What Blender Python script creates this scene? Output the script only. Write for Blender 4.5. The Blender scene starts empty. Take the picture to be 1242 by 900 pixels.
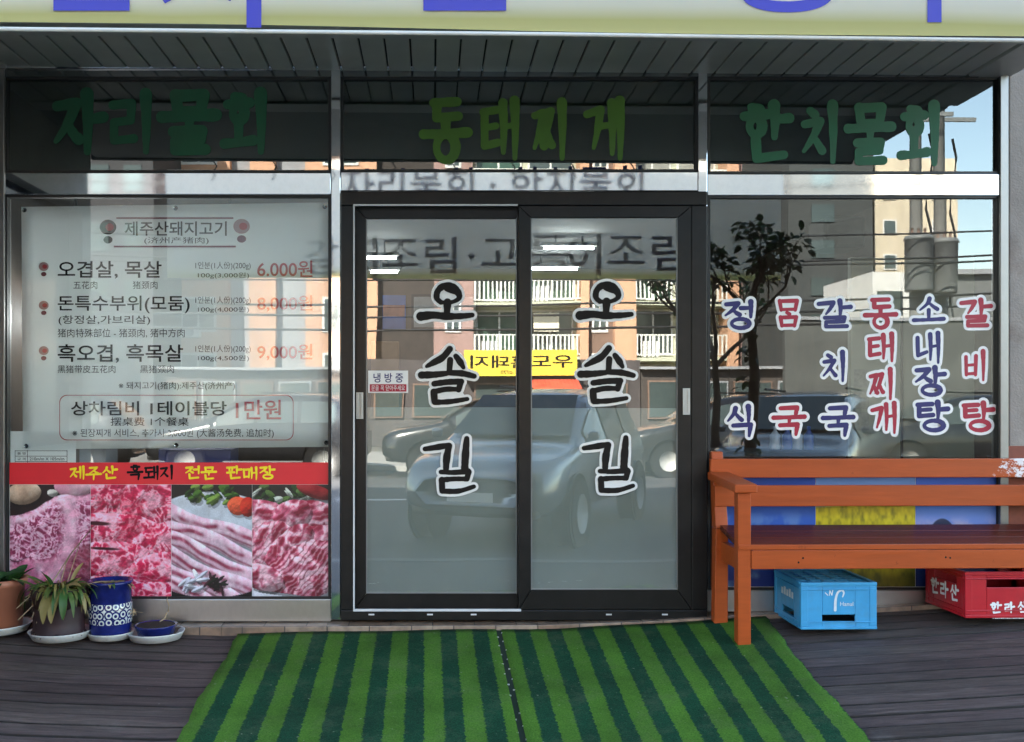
import bpy, math, random
import numpy as np
from mathutils import Vector, Matrix

random.seed(7)
SC = bpy.context.scene
COL = SC.collection
R_ = math.radians

# ------------------------------------------------------------------ camera
D = 5.0            # metres from camera to the plane of the shop glass
F = 1250.0         # focal length in photo pixels (photo 1242 wide)
CX, CY = 556.0, 485.0
TH = R_(1.43)
EYE = Vector((0.0, -D, 1.06))
cd = bpy.data.cameras.new("camera")
cam = bpy.data.objects.new("camera", cd)
COL.objects.link(cam)
cam.location = EYE
cam.rotation_euler = (R_(90), 0, -TH)
cd.sensor_fit = 'HORIZONTAL'
cd.sensor_width = 36.0
cd.lens = 36.0 * F / 1242.0
cd.shift_x = (621.0 - CX) / 1242.0
cd.shift_y = (CY - 450.0) / 1242.0
cd.clip_start, cd.clip_end = 0.05, 2000
SC.camera = cam

# ------------------------------------------------------------------ light
SUN_EL, SUN_AZ = 40.0, -28.0      # the sun stands behind the shop, a little to its left
w = bpy.data.worlds.new("World")
SC.world = w
w.use_nodes = True
wn = w.node_tree
bg = wn.nodes["Background"]
sky = wn.nodes.new("ShaderNodeTexSky")
sky.sky_type = 'NISHITA'
sky.sun_disc = False
sky.sun_elevation = R_(SUN_EL)
sky.sun_rotation = R_(SUN_AZ)
sky.air_density = 1.0
sky.dust_density = 0.6
tint = wn.nodes.new("ShaderNodeMix")          # camera balanced for open shade
tint.data_type, tint.blend_type = 'RGBA', 'MULTIPLY'
tint.inputs[0].default_value = 1.0
tint.inputs[7].default_value = (1.08, 1.0, 0.86, 1)
wn.links.new(sky.outputs[0], tint.inputs[6])
wn.links.new(tint.outputs[2], bg.inputs[0])
bg.inputs[1].default_value = 0.15
sl = bpy.data.lights.new("sun", 'SUN')
sl.energy = 4.8
sl.angle = R_(0.5)
sl.color = (1.0, 0.93, 0.82)
so = bpy.data.objects.new("sun", sl)
COL.objects.link(so)
sd = Vector((math.sin(R_(SUN_AZ)) * math.cos(R_(SUN_EL)), math.cos(R_(SUN_AZ)) * math.cos(R_(SUN_EL)), math.sin(R_(SUN_EL))))
so.rotation_euler = sd.to_track_quat('Z', 'Y').to_euler()
so.location = (0, 20, 30)

SC.view_settings.view_transform = 'Standard'
SC.view_settings.look = 'None'
SC.view_settings.gamma = 1.0
SC.view_settings.use_curve_mapping = False
SC.view_settings.exposure = 3.0
SC.cycles.max_bounces = 10
SC.cycles.transparent_max_bounces = 16
SC.cycles.caustics_reflective = False
SC.cycles.caustics_refractive = False
SC.cycles.sample_clamp_indirect = 6.0

# ------------------------------------------------------------------ photo pixel -> place at a known depth
def P(px, py, d):
    a, b = (px - CX) / F, -(py - CY) / F
    v = Vector((a * math.cos(TH) + math.sin(TH), -a * math.sin(TH) + math.cos(TH), b))
    return EYE + v * ((D - d) / v.y)

def Rf(px, py, d):      # where a thing seen mirrored in the glass stands, d metres in front of it
    q = P(px, py, -d)
    return Vector((q.x, -d, q.z))

# ------------------------------------------------------------------ materials
def srgb(r, g, b):
    f = lambda c: (c / 255 / 12.92) if c / 255 <= 0.04045 else ((c / 255 + 0.055) / 1.055) ** 2.4
    return (f(r), f(g), f(b))

def new_mat(name):
    m = bpy.data.materials.new(name)
    m.use_nodes = True
    nt = m.node_tree
    for n in list(nt.nodes):
        nt.nodes.remove(n)
    out = nt.nodes.new("ShaderNodeOutputMaterial")
    return m, nt, out

def nd(nt, t, **kw):
    n = nt.nodes.new(t)
    for k, v in kw.items():
        if k in n.inputs:
            n.inputs[k].default_value = v
        else:
            setattr(n, k, v)
    return n

def coords(nt, scale=(1, 1, 1), kind="Object"):
    tc = nd(nt, "ShaderNodeTexCoord")
    mp = nd(nt, "ShaderNodeMapping")
    mp.inputs["Scale"].default_value = scale
    nt.links.new(tc.outputs[kind], mp.inputs[0])
    return mp.outputs[0]

def ramp(nt, fac, stops):
    r = nd(nt, "ShaderNodeValToRGB")
    e = r.color_ramp.elements
    while len(e) > 1:
        e.remove(e[-1])
    e[0].position, e[0].color = stops[0][0], (*stops[0][1], 1)
    for p, c in stops[1:]:
        x = e.new(p)
        x.color = (*c, 1)
    nt.links.new(fac, r.inputs[0])
    return r.outputs[0]

def mixc(nt, fac, a, b, mode='MIX'):
    m = nd(nt, "ShaderNodeMix", data_type='RGBA', blend_type=mode)
    for s, v in ((m.inputs[0], fac), (m.inputs[6], a), (m.inputs[7], b)):
        if isinstance(v, (int, float)):
            s.default_value = v
        elif isinstance(v, tuple):
            s.default_value = (*v[:3], 1)
        else:
            nt.links.new(v, s)
    return m.outputs[2]

def pm(name, col, rough=0.5, metal=0.0, var=0.12, vs=6.0, bump=0.0, bs=60.0, stretch=(1, 1, 1), coat=0.0, dirt=None, dirt_amt=0.5, dirt_scale=3.0, spec=0.5, emit=None, es=0):
    m, nt, out = new_mat(name)
    b = nd(nt, "ShaderNodeBsdfPrincipled")
    nt.links.new(b.outputs[0], out.inputs[0])
    b.inputs["Roughness"].default_value = rough
    b.inputs["Metallic"].default_value = metal
    b.inputs["Specular IOR Level"].default_value = spec
    b.inputs["Coat Weight"].default_value = coat
    b.inputs["Coat Roughness"].default_value = 0.12
    v = coords(nt, stretch)
    n = nd(nt, "ShaderNodeTexNoise", Scale=vs, Detail=6.0, Roughness=0.6)
    nt.links.new(v, n.inputs[0])
    lo = tuple(max(0, c * (1 - var)) for c in col)
    hi = tuple(min(1, c * (1 + var)) for c in col)
    c = ramp(nt, n.outputs[0], [(0.3, lo), (0.7, hi)])
    if dirt:
        n2 = nd(nt, "ShaderNodeTexNoise", Scale=dirt_scale, Detail=9.0, Roughness=0.72)
        nt.links.new(v, n2.inputs[0])
        k = ramp(nt, n2.outputs[0], [(0.52, (0, 0, 0)), (0.72, (dirt_amt,) * 3)])
        c = mixc(nt, k, c, dirt)
    nt.links.new(c, b.inputs["Base Color"])
    rr = nd(nt, "ShaderNodeMapRange")
    rr.inputs[3].default_value = max(0.02, rough * 0.8)
    rr.inputs[4].default_value = min(1, rough * 1.25)
    nt.links.new(n.outputs[0], rr.inputs[0])
    nt.links.new(rr.outputs[0], b.inputs["Roughness"])
    if bump:
        n3 = nd(nt, "ShaderNodeTexNoise", Scale=bs, Detail=4.0)
        nt.links.new(v, n3.inputs[0])
        bp = nd(nt, "ShaderNodeBump", Strength=bump, Distance=0.01)
        nt.links.new(n3.outputs[0], bp.inputs["Height"])
        nt.links.new(bp.outputs[0], b.inputs["Normal"])
    if emit:
        b.inputs["Emission Color"].default_value = (*emit, 1)
        b.inputs["Emission Strength"].default_value = es
    return m

def attr_mat(name, rough=0.4, spec=0.5, coat=0.0):
    m, nt, out = new_mat(name)
    b = nd(nt, "ShaderNodeBsdfPrincipled", Roughness=rough)
    b.inputs["Specular IOR Level"].default_value = spec
    b.inputs["Coat Weight"].default_value = coat
    a = nd(nt, "ShaderNodeAttribute")
    a.attribute_name = "Col"
    nt.links.new(a.outputs[0], b.inputs["Base Color"])
    nt.links.new(b.outputs[0], out.inputs[0])
    return m

def glass_mat(name, ior=2.05, tint=(0.86, 0.9, 0.88), wav=0.004, ws=1.3):
    m, nt, out = new_mat(name)
    fr = nd(nt, "ShaderNodeFresnel", IOR=ior)
    tr = nd(nt, "ShaderNodeBsdfTransparent")
    tr.inputs[0].default_value = (*tint, 1)
    gl = nd(nt, "ShaderNodeBsdfGlossy", Roughness=0.0)
    gl.inputs[0].default_value = (0.97, 1.0, 0.98, 1)
    mx = nd(nt, "ShaderNodeMixShader")
    ge = nd(nt, "ShaderNodeNewGeometry")
    mu = nd(nt, "ShaderNodeMath", operation='SUBTRACT', use_clamp=True)
    nt.links.new(fr.outputs[0], mu.inputs[0]); nt.links.new(ge.outputs["Backfacing"], mu.inputs[1])
    nt.links.new(mu.outputs[0], mx.inputs[0])
    nt.links.new(tr.outputs[0], mx.inputs[1])
    nt.links.new(gl.outputs[0], mx.inputs[2])
    n = nd(nt, "ShaderNodeTexNoise", Scale=ws, Detail=1.0)
    nt.links.new(coords(nt), n.inputs[0])
    bp = nd(nt, "ShaderNodeBump", Strength=1.0, Distance=wav)
    nt.links.new(n.outputs[0], bp.inputs["Height"])
    nt.links.new(bp.outputs[0], gl.inputs["Normal"])
    nt.links.new(mx.outputs[0], out.inputs[0])
    return m

M = {}
M['glass'] = glass_mat("shop glass", 2.1, (0.97, 0.985, 0.98), 0.0007, 1.3)
M['glass_door'] = glass_mat("door glass", 2.5, (0.93, 0.96, 0.95), 0.0008, 1.6)
M['glass_transom'] = glass_mat("transom glass", 2.2, (0.8, 0.85, 0.83), 0.0006, 1.0)
def steel_mat(name, col, rough, wav, stretch):
    m, nt, out = new_mat(name)
    b = nd(nt, "ShaderNodeBsdfPrincipled", Roughness=rough, Metallic=1.0)
    v = coords(nt, stretch)
    n = nd(nt, "ShaderNodeTexNoise", Scale=3.0, Detail=2.0)
    n2 = nd(nt, "ShaderNodeTexNoise", Scale=45.0, Detail=5.0, Roughness=0.7)
    nt.links.new(v, n.inputs[0]); nt.links.new(v, n2.inputs[0])
    c = ramp(nt, n2.outputs[0], [(0.35, tuple(x * 0.94 for x in col)), (0.6, col)])
    nt.links.new(c, b.inputs["Base Color"])
    rr = nd(nt, "ShaderNodeMapRange"); rr.inputs[1].default_value = 0.45; rr.inputs[2].default_value = 0.8
    rr.inputs[3].default_value = rough; rr.inputs[4].default_value = rough + 0.03
    nt.links.new(n2.outputs[0], rr.inputs[0]); nt.links.new(rr.outputs[0], b.inputs["Roughness"])
    bp = nd(nt, "ShaderNodeBump", Strength=1.0, Distance=wav)
    nt.links.new(n.outputs[0], bp.inputs["Height"]); nt.links.new(bp.outputs[0], b.inputs["Normal"])
    nt.links.new(b.outputs[0], out.inputs[0])
    return m
M['steel'] = steel_mat("polished steel", (0.72, 0.73, 0.74), 0.04, 0.0004, (1, 1, 1))
M['steel_dull'] = steel_mat("dull steel", (0.24, 0.235, 0.23), 0.38, 0.003, (1, 1, 0.5))
M['steel_rail'] = steel_mat('brushed steel rail', (0.5, 0.49, 0.47), 0.34, 0.002, (1, 1, 0.5))
M['gasket'] = pm("black gasket", (0.012, 0.012, 0.013), 0.5)
M['film_dark'] = pm("dark transom film", (0.022, 0.027, 0.026), 0.9, var=0.3, vs=2.0, spec=0.1)
M['frost'] = pm("frosted film", (0.29, 0.285, 0.26), 0.9, var=0.12, vs=1.2, spec=0.1)
M['black_alu'] = pm("black aluminium", (0.008, 0.0075, 0.0075), 0.36, spec=0.3, var=0.2, vs=12, bump=0.05, bs=300, dirt=(0.025, 0.022, 0.02), dirt_amt=0.35, dirt_scale=8)
M['white_line'] = pm("pale gasket strip", (0.6, 0.6, 0.62), 0.4)
M['handle'] = pm("pale grey plastic", (0.5, 0.5, 0.48), 0.35)
M['soffit'] = pm("grey soffit panel", (0.5, 0.5, 0.47), 0.35, var=0.12, vs=3)
M['soffit_trim'] = pm("grey trim", (0.5, 0.5, 0.48), 0.35, var=0.1)
M['fascia'] = pm("dark fascia", (0.06, 0.06, 0.065), 0.5)
M['concrete'] = pm("painted concrete pier", (0.27, 0.235, 0.21), 0.8, var=0.2, vs=5, bump=0.3, bs=90, dirt=(0.12, 0.07, 0.05), dirt_amt=0.6)
M['brick_red'] = pm("red brown base", (0.22, 0.06, 0.035), 0.7, var=0.25, vs=12)
M['tile'] = None
M['wall_up'] = pm("rendered wall", (0.45, 0.43, 0.4), 0.85, var=0.1, bump=0.2)
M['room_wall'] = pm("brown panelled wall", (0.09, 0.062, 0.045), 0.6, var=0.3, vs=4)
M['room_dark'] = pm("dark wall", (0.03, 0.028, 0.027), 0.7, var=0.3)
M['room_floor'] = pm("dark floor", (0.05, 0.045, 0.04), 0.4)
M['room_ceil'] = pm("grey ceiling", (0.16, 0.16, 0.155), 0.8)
M['partition'] = pm("grey green partition", (0.55, 0.57, 0.48), 0.5, var=0.1, vs=2)
M['lamp'] = pm("lit tube", (0.9, 0.9, 0.9), 0.4, emit=(0.95, 1.0, 1.0), es=18)
M['white'] = pm("white vinyl", (0.78, 0.79, 0.78), 0.45, var=0.03)
M['poster'] = pm("menu vinyl", (0.88, 0.91, 0.91), 0.45, var=0.05, vs=2.5)
def vinyl(m_):
    nt = m_.node_tree; out = nt.get_output_node('CYCLES'); b = out.inputs[0].links[0].from_node
    tl = nd(nt, "ShaderNodeBsdfTranslucent"); tl.inputs[0].default_value = (.85, .88, .88, 1)
    mx = nd(nt, "ShaderNodeMixShader"); mx.inputs[0].default_value = .5
    nt.links.new(b.outputs[0], mx.inputs[1]); nt.links.new(tl.outputs[0], mx.inputs[2]); nt.links.new(mx.outputs[0], out.inputs[0])
vinyl(M['poster'])
M['ink'] = pm("black ink", (0.004, 0.004, 0.005), 0.6, spec=.2)
M['ink_red'] = pm("red ink", (0.42, 0.02, 0.03), 0.5)
M['ink_maroon'] = pm("maroon ink", (0.16, 0.015, 0.04), 0.5)
M['ink_pink'] = pm("pink ink", (0.5, 0.12, 0.13), 0.5)
M['emblem_pink'] = pm('dusty pink print', (.4, .22, .22), .5)
M['red_band'] = pm("red print", srgb(222, 40, 50), 0.4, var=0.05)
M['yellow_ink'] = pm("yellow ink", srgb(250, 225, 30), 0.5, var=0.03)
M['st_white'] = pm("white sticker", (0.76, 0.74, 0.73), 0.5, var=0.03)
M['st_blue'] = pm("blue sticker", srgb(26, 20, 92), 0.5, var=0.06)
M['st_red'] = pm("red sticker", srgb(158, 10, 44), 0.5, var=0.06)
M['st_dgreen'] = pm("dark green sticker", (0.003, 0.085, 0.036), 0.6, var=0.15)
M['st_lime'] = pm("lime sticker", (0.045, 0.125, 0.008), 0.6, var=0.15)
M['st_brown'] = pm("brown black sticker", (0.009, 0.0065, 0.0055), 0.6, var=0.15, spec=.2)
M['photo'] = attr_mat("printed photograph", 0.4)
M['orange'] = None

# ------------------------------------------------------------------ mesh builder
_text_cache = {}
def text_geo(body, bold):
    k = (body, bold)
    if k not in _text_cache:
        cu = bpy.data.curves.new("t", 'FONT')
        cu.body = body
        cu.offset = bold
        o = bpy.data.objects.new("t", cu)
        COL.objects.link(o)
        bpy.context.view_layer.update()
        me = bpy.data.meshes.new_from_object(o.evaluated_get(bpy.context.evaluated_depsgraph_get()))
        vs = [(v.co.x, v.co.y) for v in me.vertices]
        fs = [tuple(p.vertices) for p in me.polygons]
        bpy.data.objects.remove(o)
        bpy.data.meshes.remove(me)
        _text_cache[k] = (vs, fs)
    return _text_cache[k]

class MB:
    def __init__(s):
        s.v, s.f, s.sm, s.c = [], [], [], None
    def add(s, vs, fs, smooth=False):
        n = len(s.v)
        s.v += [Vector(v) for v in vs]
        s.f += [tuple(i + n for i in f) for f in fs]
        s.sm += [smooth] * len(fs)
    def hexa(s, c):         # 8 corners: bottom ring 0-3, top ring 4-7
        s.add(c, [(0, 3, 2, 1), (4, 5, 6, 7), (0, 1, 5, 4), (1, 2, 6, 5), (2, 3, 7, 6), (3, 0, 4, 7)])
    def box(s, x0, x1, y0, y1, z0, z1):
        s.hexa([(x0, y0, z0), (x1, y0, z0), (x1, y1, z0), (x0, y1, z0), (x0, y0, z1), (x1, y0, z1), (x1, y1, z1), (x0, y1, z1)])
    def pbox(s, x0, y0, x1, y1, d, back):   # photo rectangle on the plane d, going back metres towards the shop
        a, b, c, e = P(x0, y1, d), P(x1, y1, d), P(x1, y0, d), P(x0, y0, d)
        k = Vector((0, back, 0))
        s.hexa([a, b, b + k, a + k, e, c, c + k, e + k])
    def quadp(s, pts, thick=None):
        s.add(pts, [tuple(range(len(pts)))])
    def slab(s, pts, off):   # polygon extruded by off
        n = len(pts)
        pts = [Vector(p) for p in pts]
        off = Vector(off)
        s.add(pts + [p + off for p in pts], [tuple(range(n)), tuple(reversed(range(n, 2 * n)))] + [(i, i + n, (i + 1) % n + n, (i + 1) % n) for i in range(n)])
    def tube(s, pts, r, n=8, cap=True):
        pts = [Vector(p) for p in pts]
        rs = r if isinstance(r, (list, tuple)) else [r] * len(pts)
        vs, fs = [], []
        up = Vector((0, 0, 1))
        for i, p in enumerate(pts):
            t = (pts[min(i + 1, len(pts) - 1)] - pts[max(i - 1, 0)]).normalized()
            u = t.cross(up)
            if u.length < 0.05:
                u = t.cross(Vector((0, 1, 0)))
            u.normalize()
            w_ = u.cross(t)
            for k in range(n):
                a = 2 * math.pi * k / n
                vs.append(p + (u * math.cos(a) + w_ * math.sin(a)) * rs[i])
        for i in range(len(pts) - 1):
            for k in range(n):
                fs.append((i * n + k, i * n + (k + 1) % n, (i + 1) * n + (k + 1) % n, (i + 1) * n + k))
        if cap:
            fs.append(tuple(range(n)))
            fs.append(tuple(reversed(range((len(pts) - 1) * n, len(pts) * n))))
        s.add(vs, fs, True)
    def lathe(s, prof, c, n=40, sx=1.0, sy=1.0):
        vs, fs = [], []
        for (r, z) in prof:
            for k in range(n):
                a = 2 * math.pi * k / n
                vs.append((c[0] + r * math.cos(a) * sx, c[1] + r * math.sin(a) * sy, c[2] + z))
        for i in range(len(prof) - 1):
            for k in range(n):
                fs.append((i * n + k, i * n + (k + 1) % n, (i + 1) * n + (k + 1) % n, (i + 1) * n + k))
        s.add(vs, fs, True)
    def disc(s, c, rx, rz, n=24):    # facing the street
        s.add([(c[0] + rx * math.cos(2 * math.pi * k / n), c[1], c[2] + rz * math.sin(2 * math.pi * k / n)) for k in range(n)], [tuple(range(n))])
    def text(s, body, box, d, bold=0.0, mirror=False):
        vs, fs = text_geo(body, bold)
        xs, ys = [v[0] for v in vs], [v[1] for v in vs]
        x0, x1, y0, y1 = min(xs), max(xs), min(ys), max(ys)
        o = []
        for x, y in vs:
            u, q = (x - x0) / (x1 - x0), (y - y0) / (y1 - y0)
            if mirror:
                u = 1 - u
            o.append(P(box[0] + u * (box[2] - box[0]), box[3] + q * (box[1] - box[3]), d))
        s.add(o, fs)
    def build(s, name, mat, parent=None, bevel=0.0, loc=None, seg=2, autosm=None):
        off = Vector((0, 0, 0))
        q = parent
        while q is not None:
            off += q.location
            q = q.parent
        if loc is not None:
            loc = Vector(loc)
            off = off + loc if parent else loc
        me = bpy.data.meshes.new(name)
        me.from_pydata([v - off for v in s.v], [], s.f)
        me.polygons.foreach_set("use_smooth", s.sm)
        me.update()
        if s.c is not None:
            a = me.color_attributes.new("Col", 'FLOAT_COLOR', 'POINT')
            a.data.foreach_set("color", np.asarray(s.c, dtype=np.float32).ravel())
        me.materials.append(M[mat] if isinstance(mat, str) else mat)
        o = bpy.data.objects.new(name, me)
        COL.objects.link(o)
        o.parent = parent
        if loc is not None:
            o.location = loc
        if bevel:
            b = o.modifiers.new("edge", 'BEVEL')
            b.width, b.segments, b.limit_method, b.angle_limit = bevel, seg, 'ANGLE', R_(40)
        return o

def tag(o, label, cat, group=None, kind=None):
    if label: o['label'] = label
    if cat: o['category'] = cat
    if group: o['group'] = group
    if kind: o['kind'] = kind
    return o
def thing(name, loc, label, cat, group=None):
    o = bpy.data.objects.new(name, None)
    o.empty_display_size = 0.1
    COL.objects.link(o)
    o.location = loc
    return tag(o, label, cat, group)
def copy_tree(o, parent=None):
    c = o.copy()
    COL.objects.link(c)
    c.parent = parent
    for ch in list(o.children):
        copy_tree(ch, c)
    return c
def structure(o):
    o['kind'] = 'structure'
    return o

# ------------------------------------------------------------------ brush lettering (strokes laid out syllable by syllable)
CONS = {
 'ㄱ': [[(0, .12, 1), (.9, .0, 1.1)], [(.9, .0, 1.1), (.72, .5, .9), (.45, 1, .5)]],
 'ㄱf': [[(0, .12, 1), (.95, .02, 1.1)], [(.95, .02, 1.1), (.9, .55, 1), (.86, 1.1, .7)]],
 'ㄴ': [[(.08, 0, 1.1), (.12, .9, 1)], [(.12, .9, 1), (1, .72, .9)]],
 'ㄷ': [[(0, .08, 1), (.95, .02, 1)], [(.12, .08, 1), (.12, .92, 1)], [(.12, .92, 1), (1, .82, 1)]],
 'ㄹ': [[(0, .05, 1), (.9, .0, 1)], [(.9, .0, 1), (.86, .45, .9)], [(.05, .5, .9), (.86, .45, .9)], [(.05, .5, .9), (.05, .98, .9)], [(.05, .98, .9), (1, .93, 1)]],
 'ㅁ': [[(.04, .02, 1.1), (.12, 1, .9)], [(.04, .06, 1), (.98, .0, 1.1)], [(.98, .0, 1.1), (.88, 1, .9)], [(.12, .94, .9), (.9, .9, .9)]],
 'ㅂ': [[(.05, .05, 1), (.08, 1, .9)], [(.95, .0, 1.1), (.9, 1, .9)], [(.08, .5, .8), (.92, .46, .8)], [(.08, .95, .9), (.9, .92, .9)]],
 'ㅅ': [[(.55, 0, 1.2), (.42, .45, .95), (0, 1, .5)], [(.5, .35, .7), (.75, .68, .95), (1, .92, 1.1)]],
 'ㅈ': [[(.05, .08, 1), (.9, .0, 1.1)], [(.9, .0, 1.1), (.5, .55, .9), (0, 1, .5)], [(.5, .5, .7), (.75, .78, .95), (1, .95, 1.1)]],
 'ㅊ': [[(.35, -.08, 1), (.62, .03, 1.1)], [(.05, .28, 1), (.9, .2, 1.1)], [(.9, .2, 1.1), (.5, .62, .9), (0, 1, .5)], [(.5, .58, .7), (1, .98, 1.1)]],
 'ㅌ': [[(0, .06, 1), (.95, .0, 1)], [(.1, .06, 1), (.1, .95, 1)], [(.1, .48, .8), (.85, .42, .9)], [(.1, .95, 1), (1, .86, 1)]],
 'ㅍ': [[(0, .06, 1), (1, .0, 1)], [(.3, .05, .9), (.36, .9, .9)], [(.72, .05, .9), (.64, .9, .9)], [(0, .98, 1), (1, .9, 1)]],
 'ㅎ': [[(.33, -.05, 1), (.66, .02, 1.1)], [(0, .3, 1), (1, .22, 1.1)], 'O.5,.7,.3,.3'],
 'ㅇ': ['O.5,.5,.46,.46'],
 'ㅋ': [[(0, .1, 1), (.9, .0, 1)], [(.9, 0, 1), (.6, 1, .5)], [(.0, .5, .8), (.8, .42, .8)]],
}
VOW = {
 'ㅏ': [[(.25, 0, 1.3), (.3, .5, 1), (.27, 1, .7)], [(.3, .45, .9), (1, .4, 1.1)]],
 'ㅓ': [[(.8, 0, 1.3), (.82, .5, 1), (.8, 1, .7)], [(.0, .42, 1), (.8, .4, .9)]],
 'ㅣ': [[(.45, 0, 1.35), (.5, .5, 1), (.47, 1, .65)]],
 'ㅐ': [[(.15, .04, 1.2), (.2, .5, .95), (.17, .9, .6)], [(.2, .46, .8), (.75, .42, .8)], [(.78, 0, 1.3), (.82, .5, 1), (.8, 1, .6)]],
 'ㅔ': [[(.42, .04, 1.2), (.46, .5, .95), (.44, .92, .6)], [(-.1, .44, .9), (.42, .42, .8)], [(.85, 0, 1.3), (.9, .5, 1), (.87, 1, .6)]],
 'ㅗ': [[(.5, 0, 1.1), (.5, .8, .9)], [(-.02, .88, 1.1), (.5, .84, .95), (1.02, .76, 1.15)]],
 'ㅜ': [[(-.02, .2, 1.1), (.5, .14, .95), (1.02, .06, 1.15)], [(.52, .16, 1), (.5, 1, .7)]],
 'ㅡ': [[(-.02, .55, 1.1), (.5, .5, .95), (1.02, .42, 1.15)]],
}
LI = 'ㄱㄲㄴㄷㄸㄹㅁㅂㅃㅅㅆㅇㅈㅉㅊㅋㅌㅍㅎ'
VI = 'ㅏㅐㅑㅒㅓㅔㅕㅖㅗㅘㅙㅚㅛㅜㅝㅞㅟㅠㅡㅢㅣ'
FI = ' ㄱㄲㄳㄴㄵㄶㄷㄹㄺㄻㄼㄽㄾㄿㅀㅁㅂㅄㅅㅆㅇㅈㅊㅋㅌㅍㅎ'
def syllable(ch):
    out = []
    def put(key, bx, table):
        x0, y0, x1, y1 = bx
        for st in table[key]:
            if isinstance(st, str):
                a = [float(t) for t in st[1:].split(',')]
                cx, cy = x0 + a[0] * (x1 - x0), y0 + a[1] * (y1 - y0)
                rx, ry = a[2] * (x1 - x0), a[3] * (y1 - y0)
                r = (rx + ry) / 2 if abs(rx - ry) < .12 else None
                pts = [(cx + (r or rx) * math.cos(t), cy + (r or ry) * math.sin(t), .95 + .15 * math.cos(t)) for t in [math.pi * 2 * k / 20 + 2.2 for k in range(21)]]
                out.append(pts)
            else:
                out.append([(x0 + p[0] * (x1 - x0), y0 + p[1] * (y1 - y0), p[2]) for p in st])
    if ch == '몸':   # written in the photograph with a single dot between the two boxes
        put('ㅁ', (.1, .02, .9, .38), CONS); put('ㅁ', (.14, .64, .86, .98), CONS)
        out.append([(.45, .47, 1.0), (.55, .53, 1.1)])
        return out
    n = ord(ch) - 0xAC00
    L, V, T = LI[n // 588], VI[n % 588 // 28], FI[n % 28]
    tall = V in 'ㅏㅐㅓㅔㅣ'
    dbl = {'ㅉ': 'ㅈ', 'ㄲ': 'ㄱ', 'ㅆ': 'ㅅ'}
    def lead(bx):
        if L in dbl:
            x0, y0, x1, y1 = bx
            m_ = (x0 + x1) / 2
            put(dbl[L], (x0 - .02, y0 + .03, m_ + .02, y1), CONS)
            put(dbl[L], (m_ - .06, y0, x1, y1 - .02), CONS)
        else:
            put('ㄱf' if (L == 'ㄱ' and not tall and V not in 'ㅚㅙ') else L, bx, CONS)
    if tall and T == ' ':
        wid = .5 if V in 'ㅣㅓ' else (.42 if V in 'ㅐㅔ' else .48)
        lead((0, .16, wid, .82)); put(V, (wid + .06, 0, 1, 1) if V != 'ㅣ' else (.62, 0, 1, 1), VOW)
    elif tall:
        lead((0, .06, .52, .5)); put(V, (.56, 0, 1.02, .56), VOW)
        put('ㄱf' if T == 'ㄱ' else T, (.2, .62, .9, .98), CONS)
    elif V in 'ㅚㅙ':
        lead((.06, .08, .56, .46)); put('ㅗ', (0, .44, .62, .92), VOW)
        put('ㅣ' if V == 'ㅚ' else 'ㅐ', (.64, 0, 1.02, 1), VOW)
    elif T == ' ':
        lead((.2, .0, .8, .5)); put(V, (0, .5, 1, 1), VOW)
    else:
        lead((.22, .0, .8, .32)); put(V, (0, .34, 1, .62), VOW)
        put('ㄱf' if T == 'ㄱ' else T, (.2, .64, .82, 1.0), CONS)
    return out

def smooth_pts(pts, k=6):
    if len(pts) < 3:
        a, b = pts
        return [tuple(a[j] + (b[j] - a[j]) * t / 3 for j in range(3)) for t in range(4)]
    o = []
    for i in range(len(pts) - 1):
        p0, p1, p2, p3 = pts[max(i - 1, 0)], pts[i], pts[i + 1], pts[min(i + 2, len(pts) - 1)]
        for t in range(k):
            u = t / k
            o.append(tuple(0.5 * (2 * p1[j] + (p2[j] - p0[j]) * u + (2 * p0[j] - 5 * p1[j] + 4 * p2[j] - p3[j]) * u * u + (3 * p1[j] - p0[j] - 3 * p2[j] + p3[j]) * u ** 3) for j in range(3)))
    o.append(pts[-1])
    return o

def brush(mb, strokes, to3, wpx, grow=0.0, rng=None, dz=0.00006):
    """strokes in pixel space [(x,y,wfactor)], to3(x,y,lift) -> place; each stroke a ribbon with round ends"""
    lift = 0.0
    for st in strokes:
        pts = smooth_pts(st)
        n = len(pts)
        L, Rr = [], []
        for i, (x, y, wf) in enumerate(pts):
            a, b = pts[max(i - 1, 0)], pts[min(i + 1, n - 1)]
            tx, ty = b[0] - a[0], b[1] - a[1]
            q = math.hypot(tx, ty) or 1
            tx, ty = tx / q, ty / q
            hw = wpx * wf / 2 + grow
            if rng and grow == 0 and 0 < i < n - 1:
                hw *= 1 + rng.uniform(-.07, .07)
            L.append((x - ty * hw, y + tx * hw)); Rr.append((x + ty * hw, y - tx * hw))
        lift += dz
        vs = [to3(*p, lift) for p in L] + [to3(*p, lift) for p in Rr]
        mb.add(vs, [(i, i + 1, n + i + 1, n + i) for i in range(n - 1)])
        for (x, y, wf) in (pts[0], pts[-1]):
            lift += dz
            hw = wpx * wf / 2 + grow
            mb.add([to3(x + hw * math.cos(t), y + hw * math.sin(t), lift) for t in [math.pi * 2 * k / 14 for k in range(14)]], [tuple(range(14))])

def brush_word(mb, word, boxes, d, wrel, grow=0.0, seed=1):
    rng = random.Random(seed)
    for ch, (x0, y0, x1, y1) in zip(word, boxes):
        st = [[(x0 + p[0] * (x1 - x0), y0 + p[1] * (y1 - y0), p[2]) for p in s_] for s_ in syllable(ch)]
        wpx = wrel * min(x1 - x0, (y1 - y0))
        brush(mb, st, lambda x, y, l: P(x, y, d + l), wpx, grow, rng)

# ================================================================== the setting
def zdeck(x, d):
    k = max(0.0, x - 0.6)
    return -0.035 + 0.008 * x + 0.045 * k + 0.08 * max(0.0, -x - 1.2) - 0.11 * d

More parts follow.
